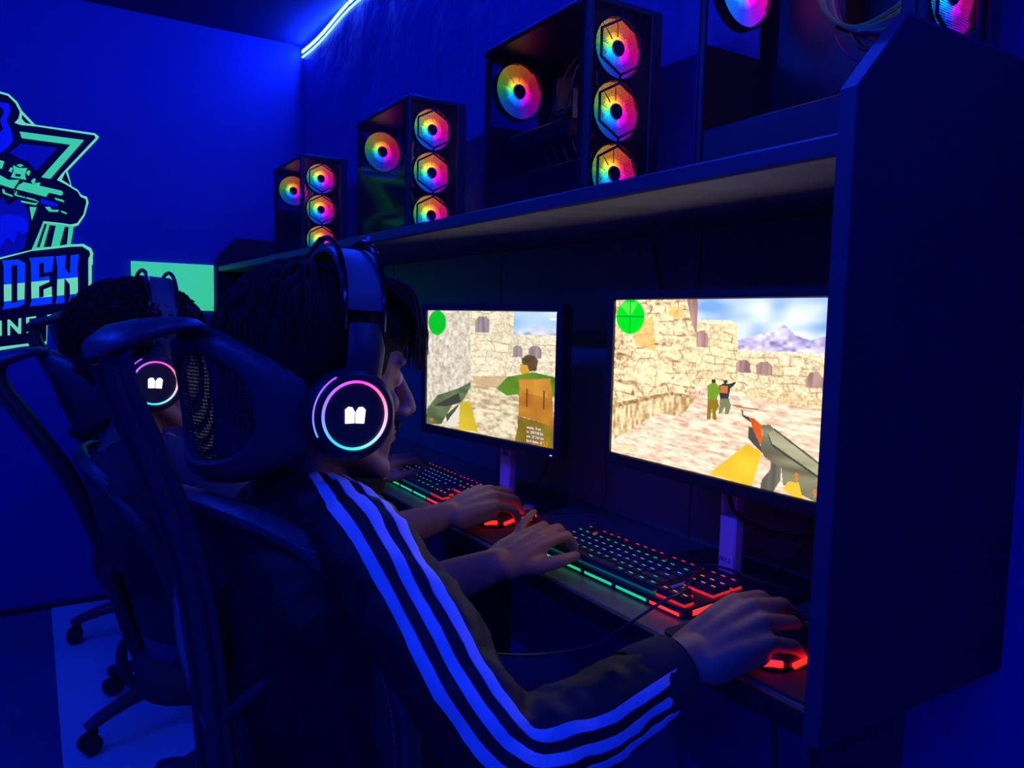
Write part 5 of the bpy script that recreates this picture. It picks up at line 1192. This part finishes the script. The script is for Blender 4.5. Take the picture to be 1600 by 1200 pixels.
def headset(label, T, pitch=0.0, cup_drop=.018, half=.098):
    base = T @ Vector((0,0,0))
    t = bpy.data.objects.new('headset', None); COL.objects.link(t); t.empty_display_size = .1; tag(t, label, 'headset', 'lit gaming headsets')
    t.matrix_world = T @ Matrix.Rotation(pitch, 4, 'X')
    for s in (-1, 1):
        c = Matrix.Translation((s*half, -.004, -cup_drop)) @ Matrix.Rotation(s*rad(4), 4, 'Z')
        A = c @ Matrix.Rotation(s*pi/2, 4, 'Y')
        cup = part('ear_cup', MB().lathe([(.030,-.026),(.048,-.024),(.054,-.014),(.055,.0),(.053,.010),(.047,.017),(.0415,.0175),(.0410,.0145),(.0,.0145)], 40, Matrix.Rotation(s*pi/2, 4, 'Y')), M_plastic, t)
        cup.matrix_local = c
        part('cushion', MB().lathe([(.026,-.040),(.036,-.046),(.046,-.042),(.050,-.032),(.047,-.0245),(.028,-.0245)], 36, Matrix.Rotation(s*pi/2, 4, 'Y'), closed=True), M_rubber, cup)
        part('light_ring', MB().lathe([(.0375,.0150),(.0404,.0150),(.0404,.0170),(.0375,.0170)], 56, Matrix.Rotation(s*pi/2, 4, 'Y'), closed=True), RINGM, cup)
        x = s*.0155
        arc = [(x-s*.001, .0500*cos(rad(a)), .0500*sin(rad(a))) for a in range(120, 216, 6)]
        part('rim_light', MB().tube(arc, .0009, 6), RINGM, cup)
        lg = MB()
        for q in (-1, 1):
            pl = [(q*.0008, -.009), (q*.0115, -.0095), (q*.0125, .0065), (q*.0085, .0098), (q*.0040, .0092), (q*.0008, .0040)]
            lg.prism(pl, (x-s*.0008, 0, 0), (0, 1, 0), (0, 0, 1), (s*.001, 0, 0))
        part('cup_emblem', lg, M_logow, cup, smooth=False, label='small glowing emblem like an open book')
        mb = MB().tube([(s*(half+.004), .008, .020), (s*(half+.006), .010, .060), (s*(half-.004), .010, .088)], [(.006,.022),(.005,.023),(.004,.019)], 12, up=Vector((1,0,0)))
        part('slider_arm', mb, M_plastic, t)
    for yo in (-.015, .033):
        arc = []
        for k in range(0, 25):
            a = pi*k/24; arc.append(((half-.004)*cos(a)*(1.0), yo, .080 + .112*sin(a)**.75))
        part('headband_wire', MB().tube(arc, .0036, 8), M_gloss, t)
    rings = []
    for k in range(0, 25):
        a = pi*(.04+.92*k/24); r = Vector((cos(a), 0, sin(a))); p = Vector(((half-.008)*cos(a), .008, .086 + .090*sin(a)**.8))
        rings.append([p + Vector((0, -.026, 0)), p + Vector((0, .026, 0)), p + Vector((0, .026, 0)) + r*.006, p + Vector((0, -.026, 0)) + r*.006])
    part('head_strap', MB().loft(rings), mat('strap_leather', (.08,.08,.09), .45, bump=(120, .2, .001)), t)
    return t
headset('headset with glowing rainbow ring on the near player', TH1, 0.0)
headset('headset with blue light arc on the curly haired player', TH2, 0.0, half=.104)

# ================================================================== cables
def cable(name, pts, r, m, label, k=10):
    return single(name, MB().tube(spline(pts, k), r, 8), m, label, 'cable')
cable('headset_cable', [(-1.03,.46,.73),(-1.02,.50,.685),(-.98,.56,.672),(-.90,.62,.685),(-.82,.662,.722),(-.775,.672,.760),(-.757,.684,.7785),(-.745,.72,.800),(-.744,.755,.808),(-.79,.83,.812),(-.80,.88,.808),(-.74,.93,.79),(-.70,.985,.7768)], .0021, mat('cable_gloss', (.10,.09,.08), .25), 'thin dark cable crossing the near keyboard and hanging below desk edge')
cable('mouse_cable', [(-.575,.816,.790),(-.60,.87,.780),(-.66,.93,.777),(-.62,.98,.790),(-.60,1.005,.86),(-.66,1.018,.95)], .002, M_cablek, 'thin mouse cable running up behind the near monitor')
cable('monitor_cable', [(-.818,.912,.93),(-.80,.925,.88),(-.74,.96,.86),(-.66,.99,.88),(-.60,1.005,.93),(-.57,1.012,1.0)], .0035, M_cablek, 'thick power cable sagging behind the near monitor')
cable('video_cable', [(-.70,.93,.96),(-.69,.95,.90),(-.73,.975,.83),(-.80,1.0,.7775),(-.88,1.01,.7775)], .003, M_cablek, 'video cable dropping from the near monitor to the worktop')
cable('keyboard_cable', [(-1.612,.868,.785),(-1.60,.92,.778),(-1.53,.97,.778),(-1.46,1.0,.80),(-1.42,1.015,.90)], .0022, M_cablek, 'keyboard cable behind the far keyboard')
cable('mouse_cable', [(-1.272,.853,.789),(-1.28,.90,.778),(-1.25,.96,.778),(-1.22,1.0,.80),(-1.24,1.016,.90)], .002, M_cablek, 'mouse cable running back between the monitors')
cable('wall_cable', [(-1.13,1.025,1.33),(-1.115,1.025,1.28),(-1.09,1.025,1.20),(-1.085,1.022,1.10)], .0025, M_cablek, 'dark cable running down the back panel between the monitors')
cable('power_cable', [(-.56,.72,.742),(-.57,.75,.60),(-.60,.80,.40),(-.62,.88,.20),(-.66,.96,.0105)], .004, M_cablek, 'black cable hanging under the worktop beside the end panel')
